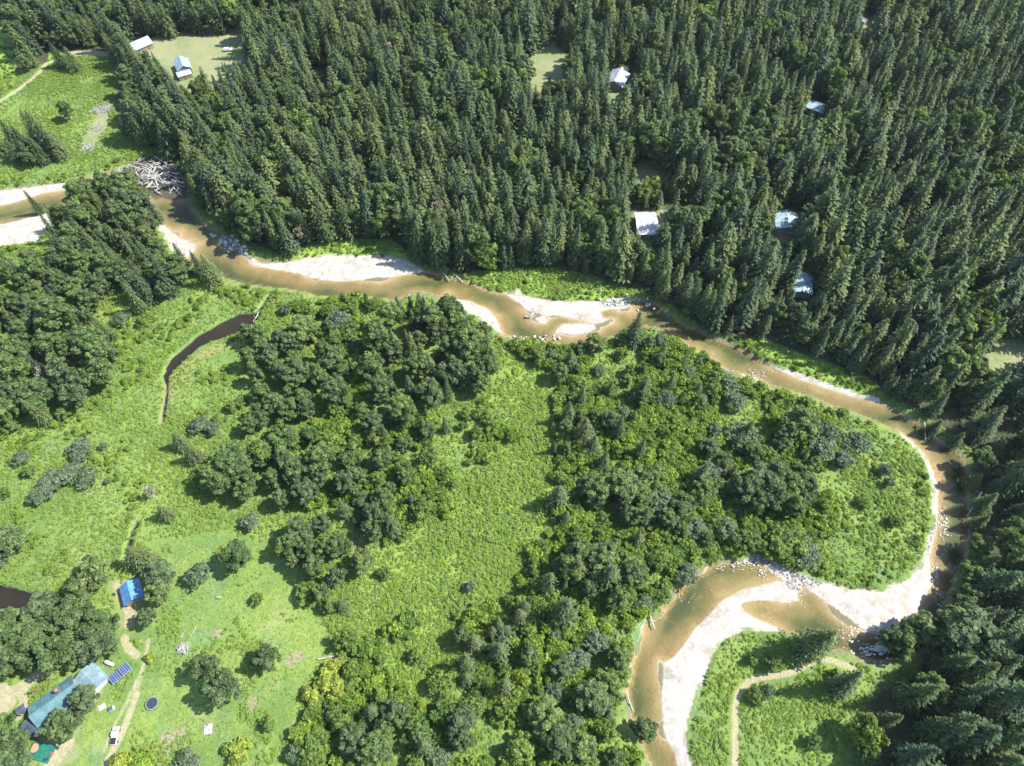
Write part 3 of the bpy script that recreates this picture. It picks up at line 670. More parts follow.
def at(px, py, z=0.0):
    x, y = P(px, py, z); return float(x), float(y), float(gz(x, y))
def root_at(name, px, py, rz, label, cat, group=None, z=0.0):
    o = bpy.data.objects.new(name, None); COL.objects.link(o); x, y, q = at(px, py); o.location = (x, y, q + z); o.rotation_euler = (0, 0, rz); return tag(o, label, cat, group)
def wdir(p0, p1):
    a = P(*p0); b = P(*p1); return math.atan2(b[1] - a[1], b[0] - a[0]), math.hypot(b[0] - a[0], b[1] - a[1])
def vehicle(px, py, p2, label, paint, cat='car', name='parked_car', pickup=False):
    rz, _ = wdir((px, py), p2); o = root_at(name, px, py, rz, label, cat)
    b = MB(); b.box((0, 0, .72), (4.6, 1.85, .62), bev=.16)
    V = []
    x0, x1 = (-.1, 1.1) if pickup else (-1.9, .9)
    for z, i in ((1.0, 0), (1.62, .38)): V += [(x0 + i * .4, -.86 + i * .3, z), (x1 - i + .3, -.86 + i * .3, z), (x1 - i + .3, .86 - i * .3, z), (x0 + i * .4, .86 - i * .3, z)]
    b.add(V, [(3, 2, 1, 0), (4, 5, 6, 7), (0, 1, 5, 4), (1, 2, 6, 5), (2, 3, 7, 6), (3, 0, 4, 7)]); b.build('body', paint, o)
    gl = MB()
    gl.add([(x1 + .33, -.72, 1.06), (x1 + .33, .72, 1.06), (x1 + .0, .66, 1.56), (x1 + .0, -.66, 1.56)], [(0, 1, 2, 3)]); gl.build('windshield', GLASS, o)
    for sx in (-1.45, 1.45):
        for sy in (-.86, .86):
            t = MB(); t.tube([(sx, sy - .12, .34), (sx, sy + .12, .34)], [.35, .35], 12); t.build('wheel', TYRE, o)
    if pickup:
        p_ = MB(); p_.box((-1.35, 0, 1.02), (1.7, 1.5, .06)); p_.build('bed_liner', TYRE, o)
    return o
vehicle(115.5, 736, (117, 728), 'white pickup parked on the pale track below the solar panels', WHITEP, 'pickup', 'parked_pickup', True)
vehicle(205, 35, (212, 34.5), 'dark car parked at the top edge of the upper-left clearing', DARKM)
vehicle(228, 51, (234, 50.5), 'white car parked at the right end of the upper-left clearing', WHITEP)
vehicle(147, 33.5, (150, 36), 'pale car parked by the silver roofed cabin', WHITEP)

# solar panels, trampoline, tank, box, deck
PV = Mat('solar_cells', .18, .5); pt_ = PV.add('ShaderNodeTexCoord').outputs['Object']
bt = PV.add('ShaderNodeTexBrick', {'Vector': pt_, 'Scale': 1.0, 'Color1': C(.025, .04, .11), 'Color2': C(.03, .05, .13), 'Mortar': C(.25, .28, .34), 'Mortar Size': .02, 'Brick Width': .62, 'Row Height': .62}); bt.offset = 0
PV.base(bt.outputs[0])
def solar(px, py, label):
    rz, _ = wdir((115, 674), (123, 668)); o = root_at('solar_panel', px, py, rz, label, 'solar panel', 'solar panels on the lawn')
    tilt = Matrix.Rotation(R(28), 4, 'X'); p_ = MB(); p_.box((0, 0, 1.5), (2.7, 2.5, .06), tilt); p_.build('panel', PV.m, o)
    f = MB()
    for q in (-1.37, 0, 1.37):
        v = tilt @ Vector((q, 0, .0)); f.box((v.x, v.y, v.z + 1.5), (.05, 2.5, .1), tilt)
    for q in (-1.27, 1.27):
        v = tilt @ Vector((0, q, 0)); f.box((v.x, v.y, v.z + 1.5), (2.8, .05, .1), tilt)
    f.build('frame', STEEL, o)
    for sx in (-1, 1): l = MB(); l.tube([(sx, .2, -.2), (sx, .2, 1.5)], [.06, .06], 8); l.build('leg', STEEL, o)
solar(116.5, 678, 'dark blue solar panel on the lawn, lower left one of the two'); solar(126.5, 669.5, 'dark blue solar panel on the lawn, upper right one of the two')
o = root_at('trampoline', 152.5, 703.5, 0, 'round black trampoline with a pale rim on the lawn', 'trampoline')
m_ = MB(); V = [(math.cos(i * .2618) * 1.55, math.sin(i * .2618) * 1.55, .8) for i in range(24)]; m_.add(V, [tuple(range(24))]); m_.build('mat', DARKM, o)
m_ = MB(); V = []; F = []
for i in range(24):
    a = i * .2618
    for rr, zz in ((1.55, .82), (1.8, .82), (1.8, .74), (1.55, .74)): V.append((math.cos(a) * rr, math.sin(a) * rr, zz))
for i in range(24):
    j = (i + 1) % 24
    for q in range(4): F.append((i * 4 + q, i * 4 + (q + 1) % 4, j * 4 + (q + 1) % 4, j * 4 + q))
m_.add(V, F); m_.build('rim', pmat('trampoline_pad', (.17, .2, .2)), o)
for i in range(4):
    a = i * 1.5708 + .6; l = MB(); l.tube([(math.cos(a) * 1.7, math.sin(a) * 1.7, -.1), (math.cos(a) * 1.75, math.sin(a) * 1.75, .78)], [.04, .04], 6); l.build('leg', STEEL, o)
rz, _ = wdir((104, 661), (116, 666)); o = root_at('storage_tank', 110, 663.5, rz, 'long white tank lying on the lawn above the solar panels', 'tank')
m_ = MB(); m_.tube([(-1.6, 0, .75), (-1.5, 0, .75), (-1.2, 0, .75), (1.2, 0, .75), (1.5, 0, .75), (1.6, 0, .75)], [.12, .38, .52, .52, .38, .12], 14); m_.build('body', WHITEP, o, True)
for q in (-1, 1): l = MB(); l.box((q, 0, .16), (.25, .8, .42)); l.build('leg', GREYW, o)
m_ = MB(); m_.tube([(0, 0, 1.2), (0, 0, 1.42)], [.2, .2], 10); m_.build('lid', STEEL, o)
o = root_at('storage_box', 111.5, 708.5, .5, 'small pale box with a dark blue lid on the lawn', 'box')
m_ = MB(); m_.box((0, 0, .35), (1.5, 1.0, .7), bev=.04); m_.build('body', WHITEP, o); m_ = MB(); m_.box((-.1, 0, .76), (1.2, 1.1, .1), bev=.03); m_.build('lid', pmat('blue_lid', (.05, .08, .16)), o)
rz, _ = wdir((33, 741), (54, 747)); o = root_at('deck', 42, 752, rz, 'emerald green deck at the lower left end of the long house', 'deck')
GREEN = pmat('green_deck_paint', (.014, .12, .085)); m_ = MB(); m_.box((0, 0, .35), (6.2, 4.4, .16)); m_.build('floor', GREEN, o)
for sx in (-2.9, 2.9):
    for sy in (-2, 2): l = MB(); l.box((sx, sy, .1), (.14, .14, .5)); l.build('post', GREEN, o)
rl = MB(); rl.box((-3.05, 0, 1.2), (.08, 4.4, .08))
for q in range(8): rl.box((-3.05, -2.1 + q * .6, .8), (.05, .05, .74))
rl.build('railing', GREEN, o)
o = root_at('round_mat', 34.5, 748, 0, 'round tan mat lying on the green deck', 'mat', z=.44); m_ = MB(); m_.tube([(0, 0, 0), (0, 0, .05)], [1.15, 1.15], 20); m_.build('round_mat_cloth', pmat('tan_mat', (.36, .22, .13)), o)
def chair(px, py, rz, col, label):
    o = root_at('patio_chair', px, py, rz, label, 'chair', 'patio chairs near the long house')
    m_ = MB(); m_.box((0, 0, .44), (.62, .62, .08), bev=.02); m_.build('seat', col, o); m_ = MB(); m_.box((0, .31, .78), (.62, .07, .62), bev=.02); m_.build('backrest', col, o)
    for sx in (-.26, .26):
        for sy in (-.26, .26): l = MB(); l.box((sx, sy, .2), (.05, .05, .42)); l.build('leg', DARKM, o)
REDM = pmat('red_cloth', (.42, .06, .07))
chair(52, 754, .4, REDM, 'red patio chair on the pale patio beside the green deck'); chair(47, 759, 2, DARKM, 'dark patio chair nearest the lower edge of the pale patio')
chair(58, 748, 1, DARKM, 'dark patio chair at the upper end of the pale patio'); chair(31, 693, 2.2, DARKM, 'dark patio chair on the pale yard left of the long house, lower one')
chair(37, 689, .2, REDM, 'reddish patio chair on the pale yard left of the long house'); chair(115, 595, .9, DARKM, 'dark chair on the pale ground left of the blue-roofed shed')
def slab(px, py, w, d, rz, label):
    m_ = MB(); m_.box((0, 0, .06), (w, d, .16), bev=.03); o = m_.build('concrete_slab', pmat('pale_concrete', (.36, .35, .32)), None); x, y, z = at(px, py); o.location = (x, y, z); o.rotation_euler = (0, 0, rz); tag(o, label, 'slab')
slab(101.5, 707, 2.0, 1.5, .6, 'pale concrete slab beside the small blue lidded box'); slab(208, 729, 2.2, 2.7, .1, 'pale square slab on the grass right of the fire scar')
o = root_at('notice_board', 219.5, 598, .2, 'pale upright board on a post at the edge of the upper lawn', 'board')
m_ = MB(); m_.box((0, 0, 1.1), (.9, .06, 1.4)); m_.build('board', TRIM, o); m_ = MB(); m_.box((0, .07, .8), (.12, .1, 1.8)); m_.build('post', WALLM, o)

# ------------------------------------------------------------------ driftwood, logs, brush, boulders, white water
def log_obj(name, p0, p1, r, label, cat='log', group=None, z0=.3, z1=.3, roots=False, seed=0):
    rng = random.Random(seed); a = P(*p0); b_ = P(*p1); za = float(gz(*a)) + z0; zb = float(gz(*b_)) + z1
    cx, cy, cz = (a[0] + b_[0]) / 2, (a[1] + b_[1]) / 2, (za + zb) / 2
    pts = []
    for i in range(6):
        t = i / 5; pts.append((a[0] + (b_[0] - a[0]) * t - cx + rng.gauss(0, .08), a[1] + (b_[1] - a[1]) * t - cy + rng.gauss(0, .08), za + (zb - za) * t - cz))
    m_ = MB(); m_.tube(pts, [r * (1.15 - .6 * i / 5) for i in range(6)], 8)
    d = Vector(pts[5]) - Vector(pts[0])
    for i in range(4):
        t = rng.uniform(.4, .95); q = Vector(pts[0]) + d * t; s = Vector((rng.gauss(0, 1), rng.gauss(0, 1), rng.uniform(0, .8))).normalized() * rng.uniform(.5, 1.4)
        m_.tube([q, q + s], [r * .3, .03], 5)
    if roots:
        for i in range(6):
            s = Vector((rng.gauss(0, 1), rng.gauss(0, 1), rng.gauss(.3, .6))).normalized() * r * 3.5; m_.tube([Vector(pts[0]), Vector(pts[0]) + s - d.normalized() * .3], [r * .5, .04], 5)
    o = m_.build(name, DRIFT); o.location = (cx, cy, cz); tag(o, label, cat, group); return o
rr = random.Random(5)
for i in range(92):
    u, v = rr.uniform(0, 1), rr.uniform(0, 1)
    px = 135 + 45 * u + rr.gauss(0, 2); py = 161 + 33 * v * (1 - .25 * (1 - u)) + rr.gauss(0, 2)
    an = rr.choice([rr.gauss(-.35, .35), rr.gauss(.7, .4), rr.uniform(0, 3.1)]); l = rr.uniform(5, 15)
    log_obj('driftwood_log', (px - math.cos(an) * l / 2, py - math.sin(an) * l * .35), (px + math.cos(an) * l / 2, py + math.sin(an) * l * .35), rr.uniform(.12, .3),
            'bleached driftwood log tangled in the log jam upstream', 'log', 'logs in the log jam', rr.uniform(.2, 1.9), rr.uniform(.2, 1.9), rr.random() < .3, i)
log_obj('fallen_log', (528.5, 316), (536, 309.5), .5, 'thick white log lying at the tip of the mid-river sandbar', 'log', None, .4, .9, True, 91)
log_obj('fallen_log', (431, 258), (449, 279), .28, 'thin fallen trunk reaching into the river, left one of two', 'log', None, 1.5, .9, False, 92)
log_obj('fallen_log', (437, 262), (463, 281), .28, 'thin fallen trunk reaching into the river, right one of two', 'log', None, 1.5, .9, False, 93)
log_obj('fallen_log', (978, 495), (968, 515), .3, 'pale leaning dead trunk at the water of the right-hand bend', 'log', None, 2.5, 1.0, False, 94)
log_obj('fallen_log', (923, 423), (927, 438), .25, 'dark snag lying in the river at the upper right bend', 'log', None, 1.4, 1.0, False, 95)
log_obj('fallen_log', (259, 312), (253, 322), .2, 'short log at the upper tip of the narrow meadow pond', 'log', None, .8, .8, False, 96)
log_obj('fallen_log', (650, 616), (655, 629), .25, 'short log on the island bank of the lower river bend', 'log', None, 1.2, 1.1, True, 97)
log_obj('fallen_log', (628, 697), (634, 712), .22, 'short log at the bank left of the bottom sandbar', 'log', None, 1.2, 1.0, True, 98)
log_obj('fallen_log', (180, 638), (184, 632), .13, 'thin pale pole on the lawn above the brush pile, left one', 'log', None, .15, .15, False, 99)
log_obj('fallen_log', (192, 633), (195, 627), .12, 'thin pale pole on the lawn above the brush pile, right one', 'log', None, .15, .15, False, 100)
log_obj('fallen_log', (318, 659), (338, 656), .2, 'pale weathered log at the lawn edge above the lime bushes', 'log', None, .4, .5, False, 101)
def brush(px, py, w, n, label, seed):
    rng = random.Random(seed); m_ = MB()
    for i in range(n):
        c = Vector((rng.gauss(0, w * .4), rng.gauss(0, w * .3), rng.uniform(.1, .9))); d = Vector((rng.gauss(0, 1), rng.gauss(0, 1), rng.gauss(0, .35))).normalized() * rng.uniform(.7, 2.2)
        m_.tube([c - d, c, c + d], [.09, .08, .03], 4)
    o = m_.build('brush_pile', DRIFT); o.location = at(px, py); tag(o, label, 'brush pile')
brush(104, 110, 6, 150, 'large grey brush pile beside the forest edge of the upper-left field', 1); brush(88, 147, 3.4, 70, 'small pale brush pile above the left river arm', 2)
brush(183, 648, 1.8, 45, 'little grey brush pile on the lawn right of the solar panels', 3); brush(96, 128, 4.5, 40, 'thin scatter of dead sticks on bare ground below the large brush pile', 4)
stone = simple('river_stone', (.5, .47, .43), rough=.85, var=.45, scale=.8)
def rock_mesh(seed):
    import bmesh
    rng = random.Random(seed); bm = bmesh.new(); bmesh.ops.create_icosphere(bm, subdivisions=2, radius=.5)
    ax = [Vector((rng.gauss(0, 1), rng.gauss(0, 1), rng.gauss(0, 1))).normalized() for _ in range(9)]; cut = [rng.uniform(.28, .46) for _ in ax]
    for v in bm.verts:
        for a, c in zip(ax, cut):
            d = v.co.dot(a)
            if d > c: v.co -= a * (d - c)
        v.co += Vector((rng.gauss(0, .015), rng.gauss(0, .015), rng.gauss(0, .015)))
    me = bpy.data.meshes.new('boulder'); bm.to_mesh(me); bm.free(); me.materials.append(stone); return me
RK = [rock_mesh(i) for i in range(5)]
def boulder(px, py, s, label, group):
    o = bpy.data.objects.new('boulder', rr.choice(RK)); COL.objects.link(o); x, y, z = at(px, py); o.location = (x, y, max(z, WL) + s * .12); o.rotation_euler = (rr.uniform(0, 6), rr.uniform(0, 6), rr.uniform(0, 6)); o.scale = (s, s * rr.uniform(.7, 1.1), s * rr.uniform(.5, .8)); tag(o, label, 'boulder', group)
for i in range(34):
    t = rr.random(); boulder(212 + 40 * t + rr.gauss(0, 2), 234 + 22 * t + rr.gauss(0, 2.5) - (4 if t > .5 else 0), rr.uniform(.6, 2.2), 'pale boulder on the shaded bank just below the log jam', 'boulders below the log jam')
for i in range(26): boulder(rr.uniform(600, 655), 300 + rr.gauss(0, 3.5), rr.uniform(.5, 1.6), 'grey boulder at the upstream end of the mid-river sandbar', 'boulders by the mid-river sandbar')
for i in range(26): boulder(rr.uniform(510, 560), rr.uniform(334, 341), rr.uniform(.5, 1.5), 'dark boulder along the river edge below the mid-river sandbar', 'boulders below the mid-river sandbar')
fm = Mat('white_water', .5, .4); fm.base(fm.mix(fm.noise(2, 3, .6), C(.28, .28, .26), C(.5, .5, .48)))
m_ = MB(); rng_ = np.random.default_rng(4)
FOAM = [((790, 628), (945, 612), 0, 0)]
def foam(px, py, spx, spy, n, smax, elong=1.0, ang=0.0):
    for i in range(n):
        a, b_ = rng_.normal(0, spx), rng_.normal(0, spy); x, y = P(px + a * math.cos(ang) - b_ * math.sin(ang), py + a * math.sin(ang) + b_ * math.cos(ang))
        if samp('ch', x, y) < .3 or samp('hw', x, y) > .25: continue
        s = rng_.uniform(.12, smax); th = rng_.uniform(0, 6.28); k_ = 8; V = []; zb = max(float(gz(x, y)) + .02, WL + .02)
        for ring, zz in ((1, 0), (.55, .12 * s + .05)):
            for q in range(k_):
                r_ = s * ring * rng_.uniform(.55, 1.25); V.append((x + math.cos(th + q * 6.283 / k_) * r_ * elong, y + math.sin(th + q * 6.283 / k_) * r_, zb + zz))
        m_.add(V, [tuple(range(k_, 2 * k_))] + [(q, (q + 1) % k_, (q + 1) % k_ + k_, q + k_) for q in range(k_)])
foam(888, 645, 13, 4, 260, .34, 1.9, -.25); foam(912, 655, 8, 4, 100, .34, 1.9); foam(946, 613, 3, 8, 70, .34); foam(848, 634, 9, 5, 40, .28, 1.4); foam(945, 521, 3, 6, 80, .28); foam(946, 545, 4, 14, 40, .2); foam(938, 572, 1.6, 5, 30, .3)
foam(742, 561, 15, 3.5, 130, .22, 1.8, -.15); foam(772, 569, 8, 4, 90, .22, 1.7); foam(690, 590, 12, 6, 24, .18, 1, -.6)
foam(754, 374, 7, 3, 60, .22, 1.8); foam(800, 590, 4, 6, 50, .22)
tag(m_.build('white_water', fm.m), 'white broken water of the riffles and rapids', 'rapids', kind='stuff')

# ------------------------------------------------------------------ forest: the nearest 300 conifers one by one, the rest as a mass
GP = [np.array(gp, float) for gp in GAPS]
def hits_gap(x, y, z, h, rb):
    bad = np.zeros(len(x), bool)
    for f in (.1, .3, .5, .7, .85, 1.0):
        r = rb * (1 - f) * .8 + .15
        for sx in (-1, 0, 1):
            px, py = PX(x + sx * r, y, z + f * h)
            for gp in GP: bad |= inside(gp, px, py)
    return bad
fx, fy = hexpts(-345, 345, 8, 432, 5.5)
fpx, fpy = PX(fx, fy, 0); fpoly = np.array(FOREST, float)
tpx, tpy = PX(fx, fy, 20)
keep = inside(fpoly, fpx, fpy) & (tpx > -45) & (tpx < 1075) & (fpy > -42) & (fpy < 812) & (tpy < 800) & (samp('strip', fx, fy) < -1) & (samp('ch', fx, fy) < -1.2)
# thinner stand towards the bottom right lawn
thin = (fpy > 640) & (fpx < 915) & (RNG.random(len(fx)) < .6)
thin |= (fpx > 895) & (fpy > 430) & (samp('ch', fx, fy) > -3.6)
thin |= (fpx > 860) & (fpy > 400) & (RNG.random(len(fx)) < .4)
thin |= vnoise(fx, fy, 10, 71) < .16
keep &= ~thin
fx, fy, fpx, fpy = fx[keep], fy[keep], fpx[keep], fpy[keep]; fz = gz(fx, fy)
cl = vnoise(fx, fy, 38, 21); dn = vnoise(fx, fy, 13, 22)
fh = 18 + 7 * (cl - .3) + RNG.normal(0, 4.4, len(fx)); fh = np.clip(fh, 7, 28)
fh = np.where((fpx > 880) & (fpy > 400), fh * 1.12, fh)
edge = samp('forest', fx, fy); fh = np.where((fpx > 895) & (fpy > 430) & (samp('ch', fx, fy) > -11), fh * .72, fh); fh = np.where(edge < 2.5, fh * RNG.uniform(.5, 1.0, len(fx)), fh)
u = RNG.random(len(fx)); kind = np.where(u < .012, 2, np.where((u < .12 + .4 * (dn > .6)) & (dn > .4), 1, 0))
kind = np.where((kind == 2) & (fpy > 250), 0, kind)
kind = np.where((fpx < 130) & (fpy < 70) & (u < .4), 1, kind)
fh = np.where(kind == 1, fh * .72, np.where(kind == 2, fh * .8, fh))
bad = hits_gap(fx, fy, fz, fh, 4.4)
fh = np.where(bad, fh * .42, fh); bad2 = hits_gap(fx, fy, fz, fh, 3.6); ok = ~bad2 & ~(bad & (RNG.random(len(fx)) < .35))
ok &= (samp('path', fx, fy) < -.8)
fx, fy, fz, fh, kind, fpx, fpy = [a[ok] for a in (fx, fy, fz, fh, kind, fpx, fpy)]
dist = np.sqrt(fx ** 2 + fy ** 2 + CAM_H ** 2)
infr = (fpx > -5) & (fpx < 1035) & (fpy > -5) & (fpy < 790)
score = np.where((kind == 0) & infr, fh / dist, 0)
near = np.argsort(-((score > 0) * (1000.0 - dist)))[:150]
isnear = np.zeros(len(fx), bool); isnear[near] = True
def forest_region(px, py):
    if py > 610: return 'tall dark conifer in the dense stand at the lower right corner', 'conifers at the lower right corner'
    if px > 880: return 'dark conifer on the steep right bank beside the right-hand river bend', 'conifers beside the right-hand bend'
    if px > 640: return 'dark conifer at the forest edge right of the mid-river sandbar', 'conifers right of the mid-river sandbar'
    if px > 420: return 'dark conifer in the front row above the mid-river sandbar', 'conifers above the mid-river sandbar'
    return 'dark conifer in the front row between the log jam and the fallen trunks', 'conifers right of the log jam'
for i in near:
    lb, gr = forest_region(fpx[i], fpy[i]); plant('big_conifer' if fpx[i] > 850 and fpy[i] > 380 and random.random() < .7 else 'conifer', fx[i], fy[i], fh[i], lb, gr, wide=random.uniform(1.15, 1.65))
FRC = {}
def first_crown(kind):
    out = []
    for me in KIND[kind][1]:
        o = next((q for q in COL.objects if q.data == me), None)
        if o: out.append(o)
    return out

# ------------------------------------------------------------------ woods and trees placed one by one
LOOK = {'conifer': 'slender dark conifer', 'leafy': 'dark round leafy tree', 'island_fir': 'olive green fir', 'pale': 'grey-green shrub', 'fresh': 'small green leafy tree', 'bright': 'lime bush', 'yellow': 'yellow-green bush', 'snag': 'grey dead tree', 'big_conifer': 'tall dark conifer'}
PLACED = []
GROW = {'leafy': (1.38, 1.08), 'fresh': (1.3, 1.0), 'pale': (1.2, 1.0), 'island_fir': (1.45, 1.08), 'yellow': (1.2, 1), 'big_conifer': (1.1, 1.05), 'snag': (1.1, 1)}
def put(kind, px, py, h, wide=1.0, look=None):
    x, y = P(px, py, .58 * h); x, y = float(x), float(y); kw, kh = GROW.get(kind, (1, 1)); o = plant(kind, x, y, h * kh, '', None, wide=wide * kw); later(o, look or LOOK[kind], px, py); PLACED.append((x, y, h, wide)); return o
def wood(pts, sp, hmean, mixk, label, group, hsd=2.5, seed=0):
    pl = np.array(pts, float); x, y = hexpts(-345, 150, 40, 400, sp); h = np.clip(RNG.normal(hmean, hsd, len(x)), 5, 25)
    px, py = PX(x, y, .58 * h); k_ = inside(pl, px, py) & (samp('ch', x, y) < -.5) & (samp('pond', x, y) < -2)
    for a, b_, c in zip(x[k_], y[k_], h[k_]):
        kk = random.choices([q[0] for q in mixk], [q[1] for q in mixk])[0]
        lab = {'leafy': 'dark leafy tree', 'big_conifer': 'dark broad conifer', 'conifer': 'dark slender conifer', 'snag': 'grey dead tree', 'fresh': 'small green leafy tree'}[kk]
        plant(kk, a, b_, c, f'{lab} {label}', f'{lab}s {group}', wide=random.uniform(.9, 1.15)); PLACED.append((a, b_, c, 1))
wood([(45,205),(75,188),(110,172),(135,175),(158,212),(180,250),(188,262),(178,292),(140,298),(105,285),(60,262),(38,235)], 6.0, 15.5, [('big_conifer', 5), ('leafy', 5), ('conifer', 2)], 'in the crowded wood just below the left river arm', 'in the wood below the left river arm')
wood([(-40,262),(0,258),(45,258),(100,286),(105,318),(108,352),(96,384),(60,402),(20,412),(-40,425)], 6.8, 14, [('leafy', 9), ('big_conifer', 2), ('snag', .15)], 'in the dark wood left of the narrow meadow pond', 'in the wood left of the pond')
wood([(374,330),(392,306),(415,300),(450,306),(480,330),(494,350),(492,372),(478,392),(455,404),(425,424),(395,418),(372,392),(366,360)], 6.2, 14, [('leafy', 6), ('big_conifer', 4), ('conifer', 1)], 'in the crowded central tree clump', 'in the central tree clump')
wood([(282,548),(292,530),(320,515),(345,525),(352,555),(348,592),(330,600),(305,580)], 5.6, 11, [('leafy', 1)], 'in the thick grove in the middle of the meadow', 'in the thick middle grove', 1.2)
AW = ('in the tree belt right of the narrow meadow pond', 'in the belt right of the pond')
wood([(240,345),(262,322),(300,312),(345,335),(345,390),(315,418),(262,425),(250,390)], 7.2, 11, [('leafy', 8), ('fresh', 1)], *AW, 1.8)
wood([(205,478),(236,440),(290,425),(332,440),(340,480),(300,498),(250,503)], 7.0, 11.5, [('leafy', 8), ('fresh', 1)], 'in the tree belt above the upper lawn', 'in the belt above the upper lawn', 1.8)
wood([(345,445),(400,440),(425,465),(405,520),(362,540),(335,500)], 7.4, 10, [('leafy', 6), ('fresh', 2), ('conifer', 1)], 'in the broken grove below the central tree clump', 'in the grove below the central clump', 1.8)
wood([(515,695),(600,676),(632,700),(645,800),(490,800),(500,730)], 7.6, 9.5, [('leafy', 7), ('fresh', 2)], 'in the grove left of the bottom sandbar', 'in the grove left of the bottom sandbar', 1.5)
wood([(330,740),(395,700),(470,705),(485,800),(310,800)], 7.8, 9.5, [('leafy', 6), ('fresh', 3)], 'in the grove at the bottom edge of the island', 'in the grove at the bottom edge', 1.5)
wood([(560,545),(610,545),(645,560),(642,602),(600,602),(556,590)], 6.6, 11.5, [('leafy', 6), ('conifer', 2)], 'in the mixed grove above the lower river reach', 'in the grove above the lower reach', 2)
wood([(588,475),(640,468),(668,500),(640,532),(600,515)], 6.6, 10.5, [('leafy', 7), ('conifer', 1)], 'in the grove at the middle of the island', 'in the grove at mid island', 2)
wood([(740,475),(790,455),(812,485),(800,512),(752,508)], 6.8, 11, [('leafy', 7), ('conifer', 1)], 'in the dark grove inside the right-hand bend', 'in the grove inside the right bend', 2)
